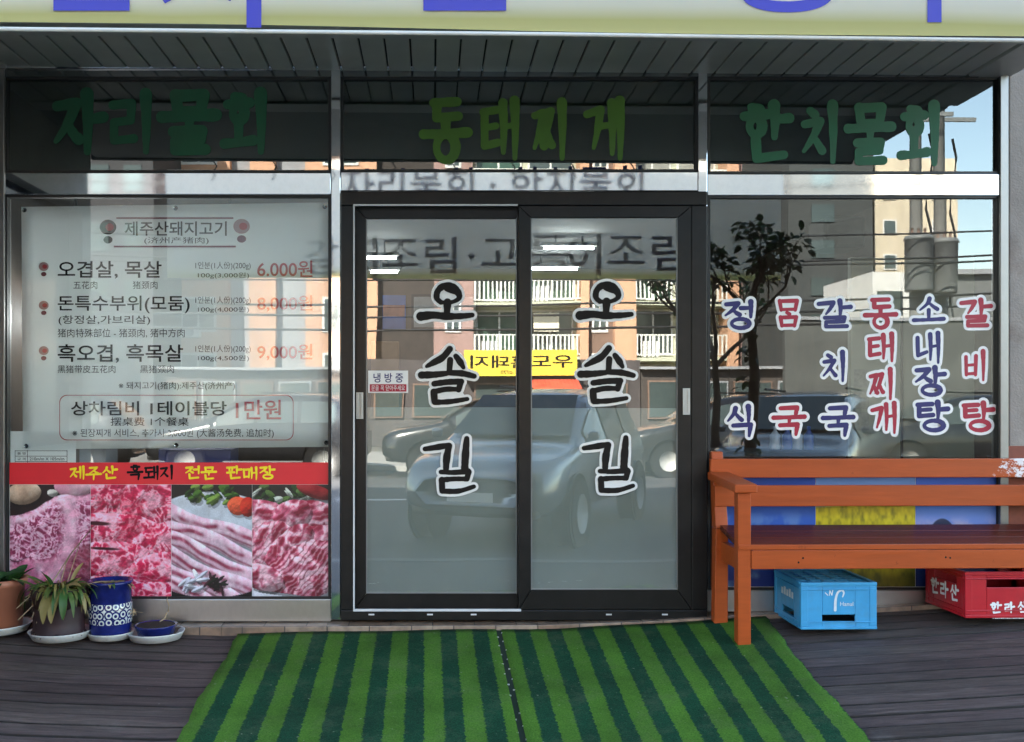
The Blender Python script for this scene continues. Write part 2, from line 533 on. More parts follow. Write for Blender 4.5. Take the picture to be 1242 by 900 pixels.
asphalt = pm("asphalt", (0.055, 0.055, 0.057), 0.85, var=0.25, vs=1.5, bump=0.5, bs=80, dirt=(0.1, 0.095, 0.09), dirt_scale=0.6)
m = MB(); m.add([(-600, -900, -0.56), (600, -900, -0.56), (600, 300, -0.56), (-600, 300, -0.56)], [(0, 1, 2, 3)])
structure(m.build("ground", pm("bare ground", (0.13, 0.12, 0.1), 0.95, var=0.3, vs=0.05)))
m = MB(); m.box(-80, 80, -18, -4.3, -0.75, -0.5)
structure(m.build("road", asphalt))
m = MB()
for i in range(-7, 8):
    m.box(i * 8 - 1.5, i * 8 + 1.5, -11.2, -11.06, -0.497, -0.494)
structure(m.build("road_marking", pm("white road paint", (0.7, 0.7, 0.68), 0.7, var=0.15, vs=20)))
pav = pm("grey pavers", (0.28, 0.27, 0.25), 0.85, var=0.2, vs=4, bump=0.3)
m = MB(); m.box(-80, 80, -4.15, 12, -0.75, -0.37)
structure(m.build("pavement", asphalt))
m = MB(); m.box(-80, 80, -4.3, -4.152, -0.75, -0.365)
structure(m.build("kerb", pm("kerb stone", (0.16, 0.16, 0.155), 0.8, bump=0.3)))
m = MB(); m.box(-80, 80, -24, -18.15, -0.75, -0.38)
structure(m.build("pavement", pav))
m = MB(); m.box(-80, 80, -18.148, -18.002, -0.75, -0.375)
structure(m.build("kerb", pm("kerb stone far", (0.4, 0.4, 0.39), 0.8, bump=0.3)))

# deck: boards run along the shopfront, one mesh, each board a little off
def deck_material():
    mm, nt, out = new_mat("weathered purple grey decking")
    b = nd(nt, "ShaderNodeBsdfPrincipled", Roughness=0.6)
    v = coords(nt, (0.7, 9, 9))
    n = nd(nt, "ShaderNodeTexNoise", Scale=5.0, Detail=9.0, Roughness=0.7, Distortion=0.6)
    nt.links.new(v, n.inputs[0])
    c = ramp(nt, n.outputs[0], [(0.3, (0.026, 0.02, 0.02)), (0.5, (0.072, 0.051, 0.048)), (0.72, (0.125, 0.097, 0.09))])
    a = nd(nt, "ShaderNodeAttribute"); a.attribute_name = "Col"
    c = mixc(nt, 1.0, c, a.outputs[0], 'MULTIPLY')
    n2 = nd(nt, "ShaderNodeTexNoise", Scale=2.3, Detail=9.0, Roughness=0.75)
    nt.links.new(coords(nt), n2.inputs[0])
    k = ramp(nt, n2.outputs[0], [(0.6, (0, 0, 0)), (0.75, (0.5,) * 3)])
    c = mixc(nt, k, c, (0.15, 0.14, 0.135))
    k2 = ramp(nt, n2.outputs[0], [(0.27, (0.8,) * 3), (0.4, (0, 0, 0))])
    c = mixc(nt, k2, c, (0.022, 0.018, 0.018))
    n4 = nd(nt, "ShaderNodeTexNoise", Scale=90.0, Detail=2.0)
    nt.links.new(coords(nt), n4.inputs[0])
    k3 = ramp(nt, n4.outputs[0], [(0.73, (0, 0, 0)), (0.78, (0.55,) * 3)])
    c = mixc(nt, k3, c, (0.3, 0.28, 0.26))
    nt.links.new(c, b.inputs["Base Color"])
    n3 = nd(nt, "ShaderNodeTexNoise", Scale=12.0, Detail=6.0, Roughness=0.7)
    nt.links.new(coords(nt, (0.6, 14, 8)), n3.inputs[0])
    c = mixc(nt, 1.0, c, ramp(nt, n3.outputs[0], [(.3, (.5,) * 3), (.5, (1,) * 3), (.7, (1.5,) * 3)]), "MULTIPLY")
    nt.links.new(c, b.inputs["Base Color"])
    bp = nd(nt, "ShaderNodeBump", Strength=0.9, Distance=0.006)
    nt.links.new(n3.outputs[0], bp.inputs["Height"]); nt.links.new(bp.outputs[0], b.inputs["Normal"])
    nt.links.new(b.outputs[0], out.inputs[0])
    return mm
m = MB(); cols = []
rng = random.Random(3)
XS = [-4.5 + i * 0.5 for i in range(20)]
pitch = 0.097
for i in range(23):
    d0, d1 = 0.06 + i * pitch, 0.06 + (i + 1) * pitch - rng.uniform(0.004, 0.009)
    jz = rng.uniform(-0.0025, 0.0025); tl = rng.uniform(-0.003, 0.003)
    vs, fs = [], []
    for x in XS:
        z0, z1 = zdeck(x, d0) + jz, zdeck(x, d1) + jz + tl
        vs += [(x, -d0, z0 - .002), (x, -d0 - .006, z0), (x, -d1 + .006, z1), (x, -d1, z1 - .002), (x, -d0, z0 - .002), (x, -d0, z0 - .03), (x, -d1, z1 - .03), (x, -d1, z1 - .002)]
    for k in range(len(XS) - 1):
        a = k * 8
        for q in (0, 1, 2, 4, 5, 6):
            fs.append((a + q, a + q + 1, a + 8 + q + 1, a + 8 + q))
    m.add(vs, fs)
    t = rng.uniform(0.7, 1.25); w_ = rng.uniform(.94, 1.06)
    cols += [(t * .5, t * .5, t * .5, 1), (t, t * w_, t, 1), (t, t * w_, t, 1), (t * .35, t * .35, t * .35, 1), (.12, .11, .1, 1), (.1, .1, .1, 1), (.1, .1, .1, 1), (.12, .11, .1, 1)] * len(XS)
m.c = cols
structure(m.build("deck", deck_material()))
m = MB()
for k in range(len(XS) - 1):
    a, b = XS[k], XS[k + 1]
    m.hexa([(a, -2.28, -0.74), (b, -2.28, -0.74), (b, 0.1, -0.74), (a, 0.1, -0.74), (a, -2.28, zdeck(a, 2.28) - 0.034), (b, -2.28, zdeck(b, 2.28) - 0.034), (b, 0.1, zdeck(b, -.1) - 0.034), (a, 0.1, zdeck(a, -.1) - 0.034)])
structure(m.build("deck_base", pm("dark deck base", (0.02, 0.018, 0.018), 0.9)))

# ================================================================== the shop
shop = thing("restaurant_building", (0, 0, 0), "shopfront with steel framed windows, black sliding doors and hangul lettering on the glass", "shopfront")
# unseen upper block, its height set for the shade it casts
m = MB()
m.box(-9, 9, 0.12, 10, 2.9, 12.4)
m.build("upper_wall", "wall_up", shop)
m = MB()
m.box(-9, -2.27, 0.0, 10, -0.4, 2.9); m.build("side_wall", "concrete", shop)
m = MB(); m.box(3.35, 9, 0.0, 10, -0.4, 2.9); m.build("side_wall", "concrete", shop)
m = MB(); m.box(-2.27, 3.35, 9.7, 10, -0.4, 2.9)
m.build("rear_wall", "wall_up", shop)

# tile step under the glass
def tile_mat():
    mm, nt, out = new_mat("glazed stone tile step")
    b = nd(nt, "ShaderNodeBsdfPrincipled", Roughness=0.35)
    v = coords(nt)
    br = nd(nt, "ShaderNodeTexBrick", Scale=1.0)
    br.inputs["Brick Width"].default_value = 0.2; br.inputs["Row Height"].default_value = 0.1
    br.inputs["Mortar Size"].default_value = 0.003
    br.inputs["Color1"].default_value = (0.28, 0.18, 0.12, 1); br.inputs["Color2"].default_value = (0.36, 0.27, 0.2, 1)
    br.inputs["Mortar"].default_value = (0.06, 0.05, 0.045, 1)
    nt.links.new(v, br.inputs[0])
    n = nd(nt, "ShaderNodeTexNoise", Scale=18.0, Detail=8.0)
    nt.links.new(v, n.inputs[0])
    c = mixc(nt, ramp(nt, n.outputs[0], [(0.4, (0, 0, 0)), (0.7, (0.7,) * 3)]), br.outputs[0], (0.09, 0.07, 0.06))
    nt.links.new(c, b.inputs["Base Color"]); nt.links.new(b.outputs[0], out.inputs[0])
    return mm
m = MB()
for k in range(len(XS) - 1):
    a, b = max(-2.27, XS[k]), min(3.35, XS[k + 1])
    if b <= a: continue
    za, zb = max(-0.004, zdeck(a, 0.1) + 0.03), max(-0.004, zdeck(b, 0.1) + 0.03)
    m.hexa([(a, -0.105, -0.3), (b, -0.105, -0.3), (b, 0.15, -0.3), (a, 0.15, -0.3), (a, -0.105, za - 0.008), (b, -0.105, zb - 0.008), (b, 0.15, za), (a, 0.15, za)])
m.build("tile_step", tile_mat(), shop, bevel=0.004)

# canopy: slatted soffit, trims, fascia
ZS = 2.645
m = MB()
x = -2.02
while x < 2.75:
    m.box(x + 0.003, x + 0.107, -0.50, -0.012, ZS, ZS + 0.02)
    x += 0.113
m.build("soffit_panel", "soffit", shop, bevel=0.003, seg=1)
m = MB(); m.box(-2.2, 2.8, -1.85, 0.1, ZS + 0.022, ZS + 0.2)
m.build("canopy_roof", pm("dark canopy lining", (0.02, 0.02, 0.02), 0.6), shop)
m = MB()
m.box(-2.2, 2.78, -0.66, -0.503, ZS - 0.012, ZS + 0.021)
m.box(-2.2, -2.023, -0.502, -0.012, ZS - 0.006, ZS + 0.021)
m.box(2.62, 2.78, -0.502, -0.012, ZS - 0.006, ZS + 0.021)
m.build("soffit_trim", "soffit_trim", shop, bevel=0.004)
m = MB()
m.box(-2.2, 2.78, -1.8, -0.672, ZS, ZS + 0.021)
m.build("soffit_sheet", pm("grey soffit sheet", (0.2, 0.205, 0.2), 0.45, var=0.15, vs=2), shop)
m = MB(); m.box(-2.25, 2.82, -1.9, -1.851, ZS + 0.003, 3.35)
m.box(-2.25, 2.82, -1.85, 0.1, ZS + 0.2, ZS + 0.28)
m.build("canopy_fascia", "fascia", shop)
# wing wall on the street side of the left post (seen mirrored in the glass)
m = MB()
m.box(-2.3, -2.12, -1.45, -0.02, 2.2, 2.62); m.box(-2.3, -2.12, -1.45, -0.02, -0.3, 0.8)
m.box(-2.3, -2.12, -0.16, -0.02, 0.8, 2.2); m.box(-2.3, -2.12, -1.45, -1.3, 0.8, 2.2)
m.build("wing_wall", pm("pale wing wall", (0.3, 0.3, 0.3), 0.7), shop)
m = MB(); m.box(-2.24, -2.2, -1.3, -0.16, 0.8, 2.2)
m.build("wing_window", pm("dark window", (0.01, 0.012, 0.02), 0.1), shop)
# right hand pier
m = MB()
a = P(1224, 500, 0.02)
m.box(a.x, a.x + 0.5, -0.02, 0.1, -0.1, 2.75)
m.build("pier", "concrete", shop, bevel=0.006)
m = MB(); q = P(1214, 526, 0.02)
m.box(q.x + .02, a.x + 0.5, -0.035, -0.021, 0.2, P(1230, 541, .03).z)
m.build("pier_base", "brick_red", shop)

# steel framing
def member(name, mat, rects, d=0.035, back=0.085, bevel=0.003):
    mm = MB()
    for r in rects:
        mm.pbox(*r, d, back)
    return mm.build(name, mat, shop, bevel=bevel)
member("header_rail", "steel", [(-14, 77.5, 1224, 83)], 0.05, 0.09, 0.009)
member("header_plate", pm("dark steel plate", (0.25, 0.26, 0.26), 0.12, metal=1.0, var=0.1), [(-14, 83.4, 1213, 93)], 0.03, 0.07, 0)
member("mullion", "steel", [(401.5, 83.5, 413, 752)], 0.036)
member("mullion", "steel", [(847, 83.5, 858, 752)], 0.036)
member("corner_post", "steel_dull", [(-14, 83.5, 5, 770)], 0.04)
member("corner_post", "steel_dull", [(1213.5, 83.5, 1223.5, 745)], 0.04)
member("transom_bar", "steel", [(5.2, 209.5, 401.2, 236)], 0.03)
member("transom_bar", "steel", [(413.3, 208.5, 846.7, 231.5)], 0.03)
member("transom_bar", "steel", [(858.3, 211, 1213.2, 237)], 0.03)
member("bottom_rail", "steel_rail", [(5.2, 727, 401.2, 754)], 0.03)
member("bottom_rail", "steel_rail", [(858.3, 716, 1213.2, 742)], 0.03)

# panes; each has a gasket, a glass sheet and what is stuck on it
def pane(name, rect, glass, gw=3.0):
    x0, y0, x1, y1 = rect
    mm = MB(); mm.pbox(x0 + gw - .5, y0 + gw - .5, x1 - gw + .5, y1 - gw + .5, 0.003, 0.006)
    g = mm.build(name, glass, shop)
    mm = MB()
    mm.pbox(x0, y0, x1, y0 + gw, 0.02, 0.04); mm.pbox(x0, y1 - gw, x1, y1, 0.02, 0.04)
    mm.pbox(x0, y0 + gw, x0 + gw, y1 - gw, 0.02, 0.04); mm.pbox(x1 - gw, y0 + gw, x1, y1 - gw, 0.02, 0.04)
    mm.build("gasket", "gasket", g)
    return g
tr = []
for rect in ((5.5, 93.3, 401, 209.2), (413.5, 93.3, 846.5, 208.2), (858.5, 93.3, 1213, 210.7)):
    g = pane("transom_pane", rect, "glass_transom")
    mm = MB(); mm.pbox(rect[0] + 2, rect[1] + 2, rect[2] - 2, rect[3] - 2, -0.02, 0.004)
    mm.build("dark_film", "film_dark", g)
    tr.append(g)
def letters(parent, word, boxes, mat, wrel, d=0.0045, outline=None, grow=0, seed=1):
    for ch, bx in zip(word, boxes):
        if outline:
            mm = MB(); brush_word(mm, [ch], [bx], d - 0.0012, wrel, grow, seed); bk = mm.build("letter_backing", outline, parent)
        mm = MB(); brush_word(mm, [ch], [bx], d, wrel, 0, seed); mm.build("lettering", mat, parent)
letters(tr[0], "자리물회", [(68, 114, 125, 184), (137, 114, 187, 184), (198, 115, 260, 183), (273, 113, 326, 184)], "st_dgreen", 0.225)
letters(tr[1], "동태찌게", [(515, 123, 566, 191), (586, 122, 629, 192), (649, 124, 690, 192), (712, 122, 755, 192)], "st_lime", 0.225)
letters(tr[2], "한치물회", [(903, 128, 956, 196), (975, 127, 1019, 196), (1030, 130, 1080, 196), (1094, 128, 1142, 198)], "st_dgreen", 0.225)

win_l = pane("window_pane", (5.5, 236.3, 401, 726.7), "glass")
win_r = pane("window_pane", (858.5, 237.3, 1213, 715.7), "glass")
BL = [("정", 880, 366, 913, 399), ("식", 883, 493, 915, 528), ("갈", 993, 365, 1031, 397), ("치", 999, 427, 1028, 462), ("국", 999, 494, 1034, 527),
      ("소", 1109, 362, 1144, 390), ("내", 1112, 404, 1141, 440), ("장", 1111, 446, 1145, 480), ("탕", 1113, 488, 1149, 523)]
RD = [("몸", 942, 364, 970, 396), ("국", 939, 494, 975, 526), ("동", 1050, 363, 1086, 396), ("태", 1054, 405, 1085, 438), ("찌", 1056, 448, 1086, 484),
      ("개", 1058, 489, 1088, 525), ("갈", 1166, 364, 1201, 396), ("비", 1171, 426, 1198, 461), ("탕", 1169, 489, 1204, 523)]
for L_, mt in ((BL, "st_blue"), (RD, "st_red")):
    letters(win_r, [t[0] for t in L_], [t[1:] for t in L_], mt, 0.165, outline="st_white", grow=3.4, seed=5)

# sliding doors
m = MB()
m.pbox(413.4, 232, 858, 249, 0.07, 0.13)
m.pbox(413.4, 249.2, 428, 740, 0.07, 0.13); m.pbox(839, 249.2, 858, 740, 0.07, 0.13)
m.pbox(413.4, 740.2, 858, 752.5, 0.07, 0.13)
m.build("door_frame", "black_alu", shop, bevel=0.004)
m = MB()
m.pbox(428.3, 247.6, 628, 249.6, 0.073, 0.01); m.pbox(428.3, 249.8, 430.2, 738.6, 0.073, 0.01); m.pbox(428.3, 738.8, 632, 741.6, 0.073, 0.01)
m.build("door_seal", "white_line", shop)
for x in (447, 518, 571, 735, 803):
    m = MB(); m.pbox(x, 744.5, x + 7, 746.3, 0.0715, 0.004); m.build("drain_slot", "white_line", shop)
def leaf(rect, glassr, d):
    x0, y0, x1, y1 = rect
    gx0, gy0, gx1, gy1 = glassr
    mm = MB()
    def miter(a, b, c, e):
        pts = [P(*p, d) for p in (a, b, c, e)]
        mm.slab(pts, (0, 0.035, 0))
    g_ = .35
    miter((x0, y0), (x1, y0), (gx1 - g_, gy0), (gx0 + g_, gy0)); miter((x0 + g_, y1), (gx0 + g_, gy1), (gx1 - g_, gy1), (x1 - g_, y1))
    miter((x0, y0 + g_), (gx0, gy0 + g_), (gx0, gy1 - g_), (x0, y1 - g_)); miter((x1, y0 + g_), (x1, y1 - g_), (gx1, gy1 - g_), (gx1, gy0 + g_))
    o = mm.build("sliding_door", "black_alu", shop, bevel=0.002, seg=1)
    mm = MB(); mm.pbox(gx0 - 1, gy0 - 1, gx1 + 1, gy1 + 1, d - 0.012, 0.006)
    mm.build("glass_pane", "glass_door", o)
    mm = MB(); mm.pbox(gx0 - 1, 495 if x0 > 600 else 494, gx1 + 1, gy1 + 1, d - 0.0195, 0.002)
    mm.build("frosted_film", "frost", o)
    mm = MB()
    mm.pbox(gx0, gy1 - 1.5, gx1, gy1 - .2, d - .001, 0.008)
    mm.pbox(gx0, gy0 + 1, gx0 + 1.2, gy1 - 1.6, d - .003, 0.006); mm.pbox(gx1 - 1.2, gy0 + 1, gx1, gy1 - 1.6, d - .003, 0.006)
    mm.build("glazing_bead", pm("grey bead", (0.2, 0.2, 0.2), 0.4), o)
    return o
dl = leaf((430.4, 250, 633, 738.4), (444, 265, 627, 720), 0.026)
dr = leaf((629, 249.6, 838.8, 739.6), (644, 264, 822, 715.5), 0.066)
for o, x, y, d in ((dl, 432, 476, 0.026), (dr, 828.5, 471, 0.066)):
    mm = MB()
    mm.pbox(x, y, x + 8.5, y + 1.8, d + .008, .0078); mm.pbox(x, y + 30, x + 8.5, y + 32, d + .008, .0078)
    mm.pbox(x, y + 1.9, x + 2.4, y + 29.9, d + .008, .0078); mm.pbox(x + 6.1, y + 1.9, x + 8.5, y + 29.9, d + .008, .0078)
    mm.pbox(x + 2.4, y + 1.9, x + 6.1, y + 29.9, d + .003, .0028)
    mm.build("handle", "handle", o)
# 오 솔 길, traced as brush strokes relative to the left leaf
def tr1(pts, s=6.43, ox=495, oy=330): return [(ox + x / s, oy + y / s, w_) for x, y, w_ in pts]
def tr2(pts): return tr1(pts, 4.737, 495, 420)
DOOR = [
 tr1([(255, 235, .8), (225, 205, .85), (228, 155, .95), (265, 115, 1), (320, 105, 1), (365, 130, 1.2), (398, 180, .95), (385, 215, .7), (325, 238, .62), (262, 236, .62)]),
 tr1([(300, 130, .8), (340, 150, .7), (360, 165, .35)]),
 tr1([(307, 235, 1.2), (303, 320, 1.0)]),
 tr1([(100, 345, 1.45), (200, 335, 1.15), (300, 345, 1.1), (420, 343, .9), (500, 335, .75)]),
 tr1([(325, 600, 1.0), (270, 665, 1.05), (200, 705, 1.0), (145, 735, .55)]),
 tr1([(372, 655, .8), (405, 700, 1.0), (432, 745, .6)]),
 tr1([(328, 685, .95), (322, 780, .9)]),
 tr1([(105, 803, 1.15), (200, 800, 1.0), (300, 790, .8)]), tr1([(310, 785, .8), (420, 790, 1.0), (515, 812, .8)]),
 tr2([(150, 215, .9), (230, 205, .95), (305, 203, .95)]), tr2([(303, 205, .9), (290, 250, .85)]), tr2([(285, 247, .75), (215, 247, .85), (148, 262, .9)]),
 tr2([(148, 262, 1.05), (152, 318, .95)]), tr2([(152, 322, .85), (240, 318, .8), (340, 303, .65)]),
 tr2([(97, 590, .75), (165, 580, .95), (235, 568, .8)]), tr2([(235, 572, 1.0), (222, 640, 1.1), (218, 705, .9)]),
 tr2([(337, 530, .8), (330, 620, 1.15), (325, 705, 1.1)]),
 tr2([(188, 722, .7), (260, 725, .75), (345, 718, .95)]), tr2([(348, 722, .95), (338, 762, .85)]), tr2([(335, 762, .8), (265, 762, .75), (192, 768, .85)]),
 tr2([(194, 768, 1.0), (196, 828, .9)]), tr2([(196, 832, .85), (290, 832, .8), (378, 806, .65)]),
]
for o, dx, dy, d in ((dl, 0, 0, 0.026), (dr, 193, -1, 0.066)):
    dd = d - 0.012 + 0.0015
    to3 = lambda x, y, l, dx=dx, dy=dy, dd=dd: P(x + dx, y + dy, dd + l)
    FILL = [[[(495 + x / 6.43, 330 + y / 6.43) for x, y in ((250, 215), (258, 165), (300, 140), (345, 165), (372, 200), (325, 232))]],
            [[(495 + x / 6.43, 330 + y / 6.43) for x, y in ((325, 600), (150, 745), (110, 800), (300, 790), (500, 810), (430, 740), (370, 650))], [(495 + x / 4.737, 420 + y / 4.737) for x, y in ((150, 250), (300, 250), (345, 305), (150, 320))]],
            [[(495 + x / 4.737, 420 + y / 4.737) for x, y in ((190, 770), (350, 760), (380, 810), (195, 830))]]]
    for (ia, ib), fl_ in zip(((0, 4), (4, 14), (14, 99)), FILL):
        mm = MB(); brush(mm, DOOR[ia:ib], to3, 9.2, 2.6)
        for pts in fl_: mm.add([to3(x, y, 0.00001) for x, y in pts], [tuple(range(len(pts)))])
        mm.build("letter_backing", "st_white", o)
        mm = MB(); brush(mm, DOOR[ia:ib], lambda x, y, l, f=to3: f(x, y, l + 0.0025), 8.0, 0, random.Random(4)); mm.build("lettering", "st_brown", o)

# ---------------------------------------------------------------- the room behind the glass
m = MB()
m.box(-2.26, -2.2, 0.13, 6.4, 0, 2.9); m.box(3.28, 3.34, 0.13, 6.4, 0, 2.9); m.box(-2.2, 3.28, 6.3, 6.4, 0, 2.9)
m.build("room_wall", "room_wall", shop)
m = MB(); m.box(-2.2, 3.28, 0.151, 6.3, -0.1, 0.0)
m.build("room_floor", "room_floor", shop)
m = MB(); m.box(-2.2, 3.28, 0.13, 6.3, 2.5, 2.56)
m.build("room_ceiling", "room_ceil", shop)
LAMPS = [(690, 301, 720, 4.0, "lit ceiling tube seen through the top of the right door"), (462, 313, 480, 4.4, "lit ceiling tube seen at the top edge of the left door"),
         (466, 330, 482, 5.4, "lit ceiling tube deepest in the room behind the left door"), (672, 326, 700, 5.3, "lit ceiling tube deeper in the room behind the right door"), (1168, 257, 1186, 2.3, "lit ceiling tube behind the right window"), (185, 385, 300, .9, "added unseen lit tube behind the menu poster, brightening it from the back")]  # the last tube is added out of sight to light the poster from behind
for cx_, cy_, ex, wd, lb in LAMPS:
    a, b = P(2 * cx_ - ex, cy_, -wd), P(ex, cy_, -wd)
    t = thing("ceiling_lamp", ((a.x + b.x) / 2, wd, 2.5), lb, "lamp", "fluorescent tubes inside the shop")
    mm = MB(); mm.tube([a, b], 0.0095, 10); mm.build("tube", "lamp", t)
    mm = MB(); mm.box(a.x - .03, b.x + .03, wd - .03, wd + .03, a.z + 0.02, a.z + 0.05)
    for x in (a.x + .1, b.x - .1): mm.box(x - .008, x + .008, wd - .008, wd + .008, a.z + .05, 2.5)
    mm.build("fitting", "room_ceil", t)
# grey green partition behind the right window
m = MB(); a, b = P(1032, 312, -1.0), P(1182, 600, -1.0)
m.box(a.x, b.x, 1.0, 1.05, 0, a.z); xs = P(1092, 300, -1).x
pt = m.build("partition", "partition", None, bevel=0.004, loc=(a.x, 1.0, 0))
tag(pt, "tall grey green partition behind the lettered right window", "partition")
m = MB(); m.box(xs, xs + .012, .988, 0.999, 0, a.z - .02); m.build("joint_strip", "room_ceil", pt)
m = MB(); m.pbox(1000, 262, 1050, 300, -1.6, 0.3)
tag(m.build("wall_unit", "room_ceil", None, bevel=0.02), "pale grey air unit high behind the right window", "air conditioner")
m = MB()
for (x0, y0, x1, y1) in ((1036, 448, 1052, 470), (1036, 474, 1054, 496), (1036, 500, 1054, 522)):
    m.pbox(x0, y0, x1, y1, -.995, .002)
tag(m.build("notice_sheet", pm("grey paper", (0.5, 0.5, 0.45), 0.7, var=0.15, vs=60), None), "pale notices pinned one above another on the grey green partition", "notice")
m = MB(); a, b = P(868, 556, -.7), P(1020, 556, -.7)
m.box(a.x, b.x, .62, 1.0, 0, .78)
ct = m.build("counter", "room_dark", None, bevel=.01, loc=(a.x, .62, 0)); tag(ct, "low dark counter inside behind the lettered right window", "counter")
for k, (px, c_, lb) in enumerate(((940, "saucer", "white squat bottle leftmost on the dark counter"), (955, "st_blue", "blue bottle second along the dark counter"), (967, "saucer", "white bottle third along the dark counter"), (981, "st_blue", "blue bottle at the right end of the dark counter"))):
    q = P(px, 556, -.75)
    mm = MB(); mm.lathe([(0, 0), (.026, 0), (.028, .01), (.028, .08), (.01, .105), (.01, .13), (0, .13)], (q.x, .75, .781), 18)
    tag(mm.build("bottle", pm("bottle plastic %d" % k, (.5, .52, .55) if c_ == "saucer" else (.05, .09, .35), .3), None, loc=(q.x, .75, .781)), lb, "bottle", "bottles on the counter inside")
# pictures and furniture at the back of the room
t = thing("wall_picture", P(478, 400, -6.0), "blue framed seascape print on the back wall of the room", "picture")
m = MB(); m.pbox(464, 358, 492, 399, -6.24, .03); m.build("frame", pm("blue print", (0.03, 0.08, 0.3), 0.5, var=0.3, vs=5), t)
m = MB(); m.pbox(464.5, 370, 491, 384, -6.235, .003); m.build("print_band", pm("rust print", (0.3, 0.1, 0.06), 0.5, var=0.4, vs=9), t)
t = thing("notice_board", P(535, 400, -6.0), "pale board in a dark frame on the back wall", "notice board")
m = MB(); m.pbox(499, 357, 580, 400, -6.24, .03); m.build("frame", "room_dark", t)
m = MB(); m.pbox(502, 360, 577, 397, -6.23, .005); m.build("board", pm("grey board", (0.28, 0.29, 0.3), 0.5), t)
m = MB(); m.pbox(450, 414, 484, 520, -6.2, .06)
tag(m.build("inner_door", pm("tan door", (0.28, 0.17, 0.09), 0.5), None, bevel=.01), "tan wooden inner door at the back of the room", "door")
m = MB(); m.box(-1.0, 1.3, 3.2, 4.0, 0.68, 0.72)
for x in (-.9, 1.2):
    for y in (3.3, 3.9): m.box(x - .03, x + .03, y - .03, y + .03, 0, .68)
tag(m.build("dining_table", pm("dark table", (0.06, 0.04, 0.03), 0.3), None), "dark low dining table inside the shop behind the doors", "table")
# things on the sill behind the left window
m = MB(); m.pbox(192, 545, 280, 600, -0.12, 0.2)
tag(m.build("carton", pm("dark blue carton", (0.025, 0.03, 0.12), 0.6), None, bevel=.004), "dark blue carton on the floor just below the menu poster", "box")
m = MB(); m.pbox(96, 543, 128, 600, -0.14, 0.2)
tag(m.build("carton", pm("grey carton", (0.2, 0.22, 0.26), 0.6), None, bevel=.004), "small grey carton left of the dark blue one behind the window", "box")
t = thing("spec_sheet", P(50, 566, -0.03), "white printed form with ruled boxes under the menu poster's lower left corner", "paper")
m = MB(); m.pbox(12, 523, 92, 566, -.031, .0015); m.build("sheet", "poster", t)
m = MB()
for y in (546.5, 553, 559.5): m.pbox(18, y, 81, y + .6, -.0285, .001)
for x in (18, 33, 81): m.pbox(x, 546, x + .6, 562, -.0275, .0008)
m.text("품 명", (21, 548.5, 31, 551.5), -.0285, .01); m.text("규 격", (21, 555, 31, 558.5), -.0285, .01); m.text("210m/m X 105m/m", (36, 554.7, 78, 558.5), -.0285, .01)
m.build("lettering", "ink", t)

# ================================================================== printed things on the left window
def vnoise(h, w_, fx, fy, seed):
    r = np.random.RandomState(seed)
    gx, gy = int(fx) + 2, int(fy) + 2
    g = r.rand(gy, gx)
    X = np.linspace(0, fx, w_, endpoint=False); Y = np.linspace(0, fy, h, endpoint=False)
    xi, yi = X.astype(int), Y.astype(int)
    tx, ty = X - xi, Y - yi
    tx, ty = tx * tx * (3 - 2 * tx), ty * ty * (3 - 2 * ty)
    a = g[np.ix_(yi, xi)]; b = g[np.ix_(yi, xi + 1)]; c = g[np.ix_(yi + 1, xi)]; e = g[np.ix_(yi + 1, xi + 1)]
    return (a * (1 - tx) + b * tx) * (1 - ty[:, None]) + (c * (1 - tx) + e * tx) * ty[:, None]
def fbm(h, w_, f, seed, oct=4, asp=1.0):
    o = np.zeros((h, w_)); amp, tot = 1.0, 0
    for k in range(oct):
        o += amp * vnoise(h, w_, f * 2 ** k, f * asp * 2 ** k, seed + k * 17); tot += amp; amp *= .55
    return o / tot
def lin(c): return np.array(srgb(*c))
def blend(img, mask, col):
    mask = np.clip(mask, 0, 1)[..., None]
    return img * (1 - mask) + (lin(col) if isinstance(col, tuple) else col) * mask
def sstep(a, b, x):
    t = np.clip((x - a) / (b - a), 0, 1)
    return t * t * (3 - 2 * t)
def warp(fld, dx, dy):
    h, w_ = fld.shape
    yy, xx = np.mgrid[0:h, 0:w_]
    return fld[np.clip((yy + dy).astype(int), 0, h - 1), np.clip((xx + dx).astype(int), 0, w_ - 1)]
def ramp3(f, a, b, c):
    f = np.clip(f, 0, 1)[..., None]
    A, B, C_ = lin(a), lin(b), lin(c)
    return np.where(f < .5, A + (B - A) * f * 2, B + (C_ - B) * (f - .5) * 2)
def photo_sheet(name, img, rect, d, parent):
    h, w_ = img.shape[:2]
    x0, y0, x1, y1 = rect
    mm = MB(); vs = []
    for j in range(h):
        for i in range(w_):
            vs.append(P(x0 + (x1 - x0) * i / (w_ - 1), y0 + (y1 - y0) * j / (h - 1), d))
    mm.add(vs, [(j * w_ + i, j * w_ + i + 1, (j + 1) * w_ + i + 1, (j + 1) * w_ + i) for j in range(h - 1) for i in range(w_ - 1)])
    mm.c = np.concatenate([np.clip(img, 0, 1).reshape(-1, 3), np.ones((h * w_, 1))], 1)
    return mm.build(name, "photo", parent)
H_, W_ = 200, 146
V, U = np.mgrid[0:H_, 0:W_]; U = U / (W_ - 1.0); V = V / (H_ - 1.0)
def marble(seed, f, deep, midc, fat, s0=.03):
    a = fbm(H_, W_, f, seed, 3, 1.37); wx = (fbm(H_, W_, 6, seed + 90, 2) - .5) * 26
    a = warp(a, wx, wx * .6)
    rdg = 1 - np.abs(a - .5) * 2 / .42
    return ramp3(sstep(-.1, 1.05, rdg), deep, midc, fat)
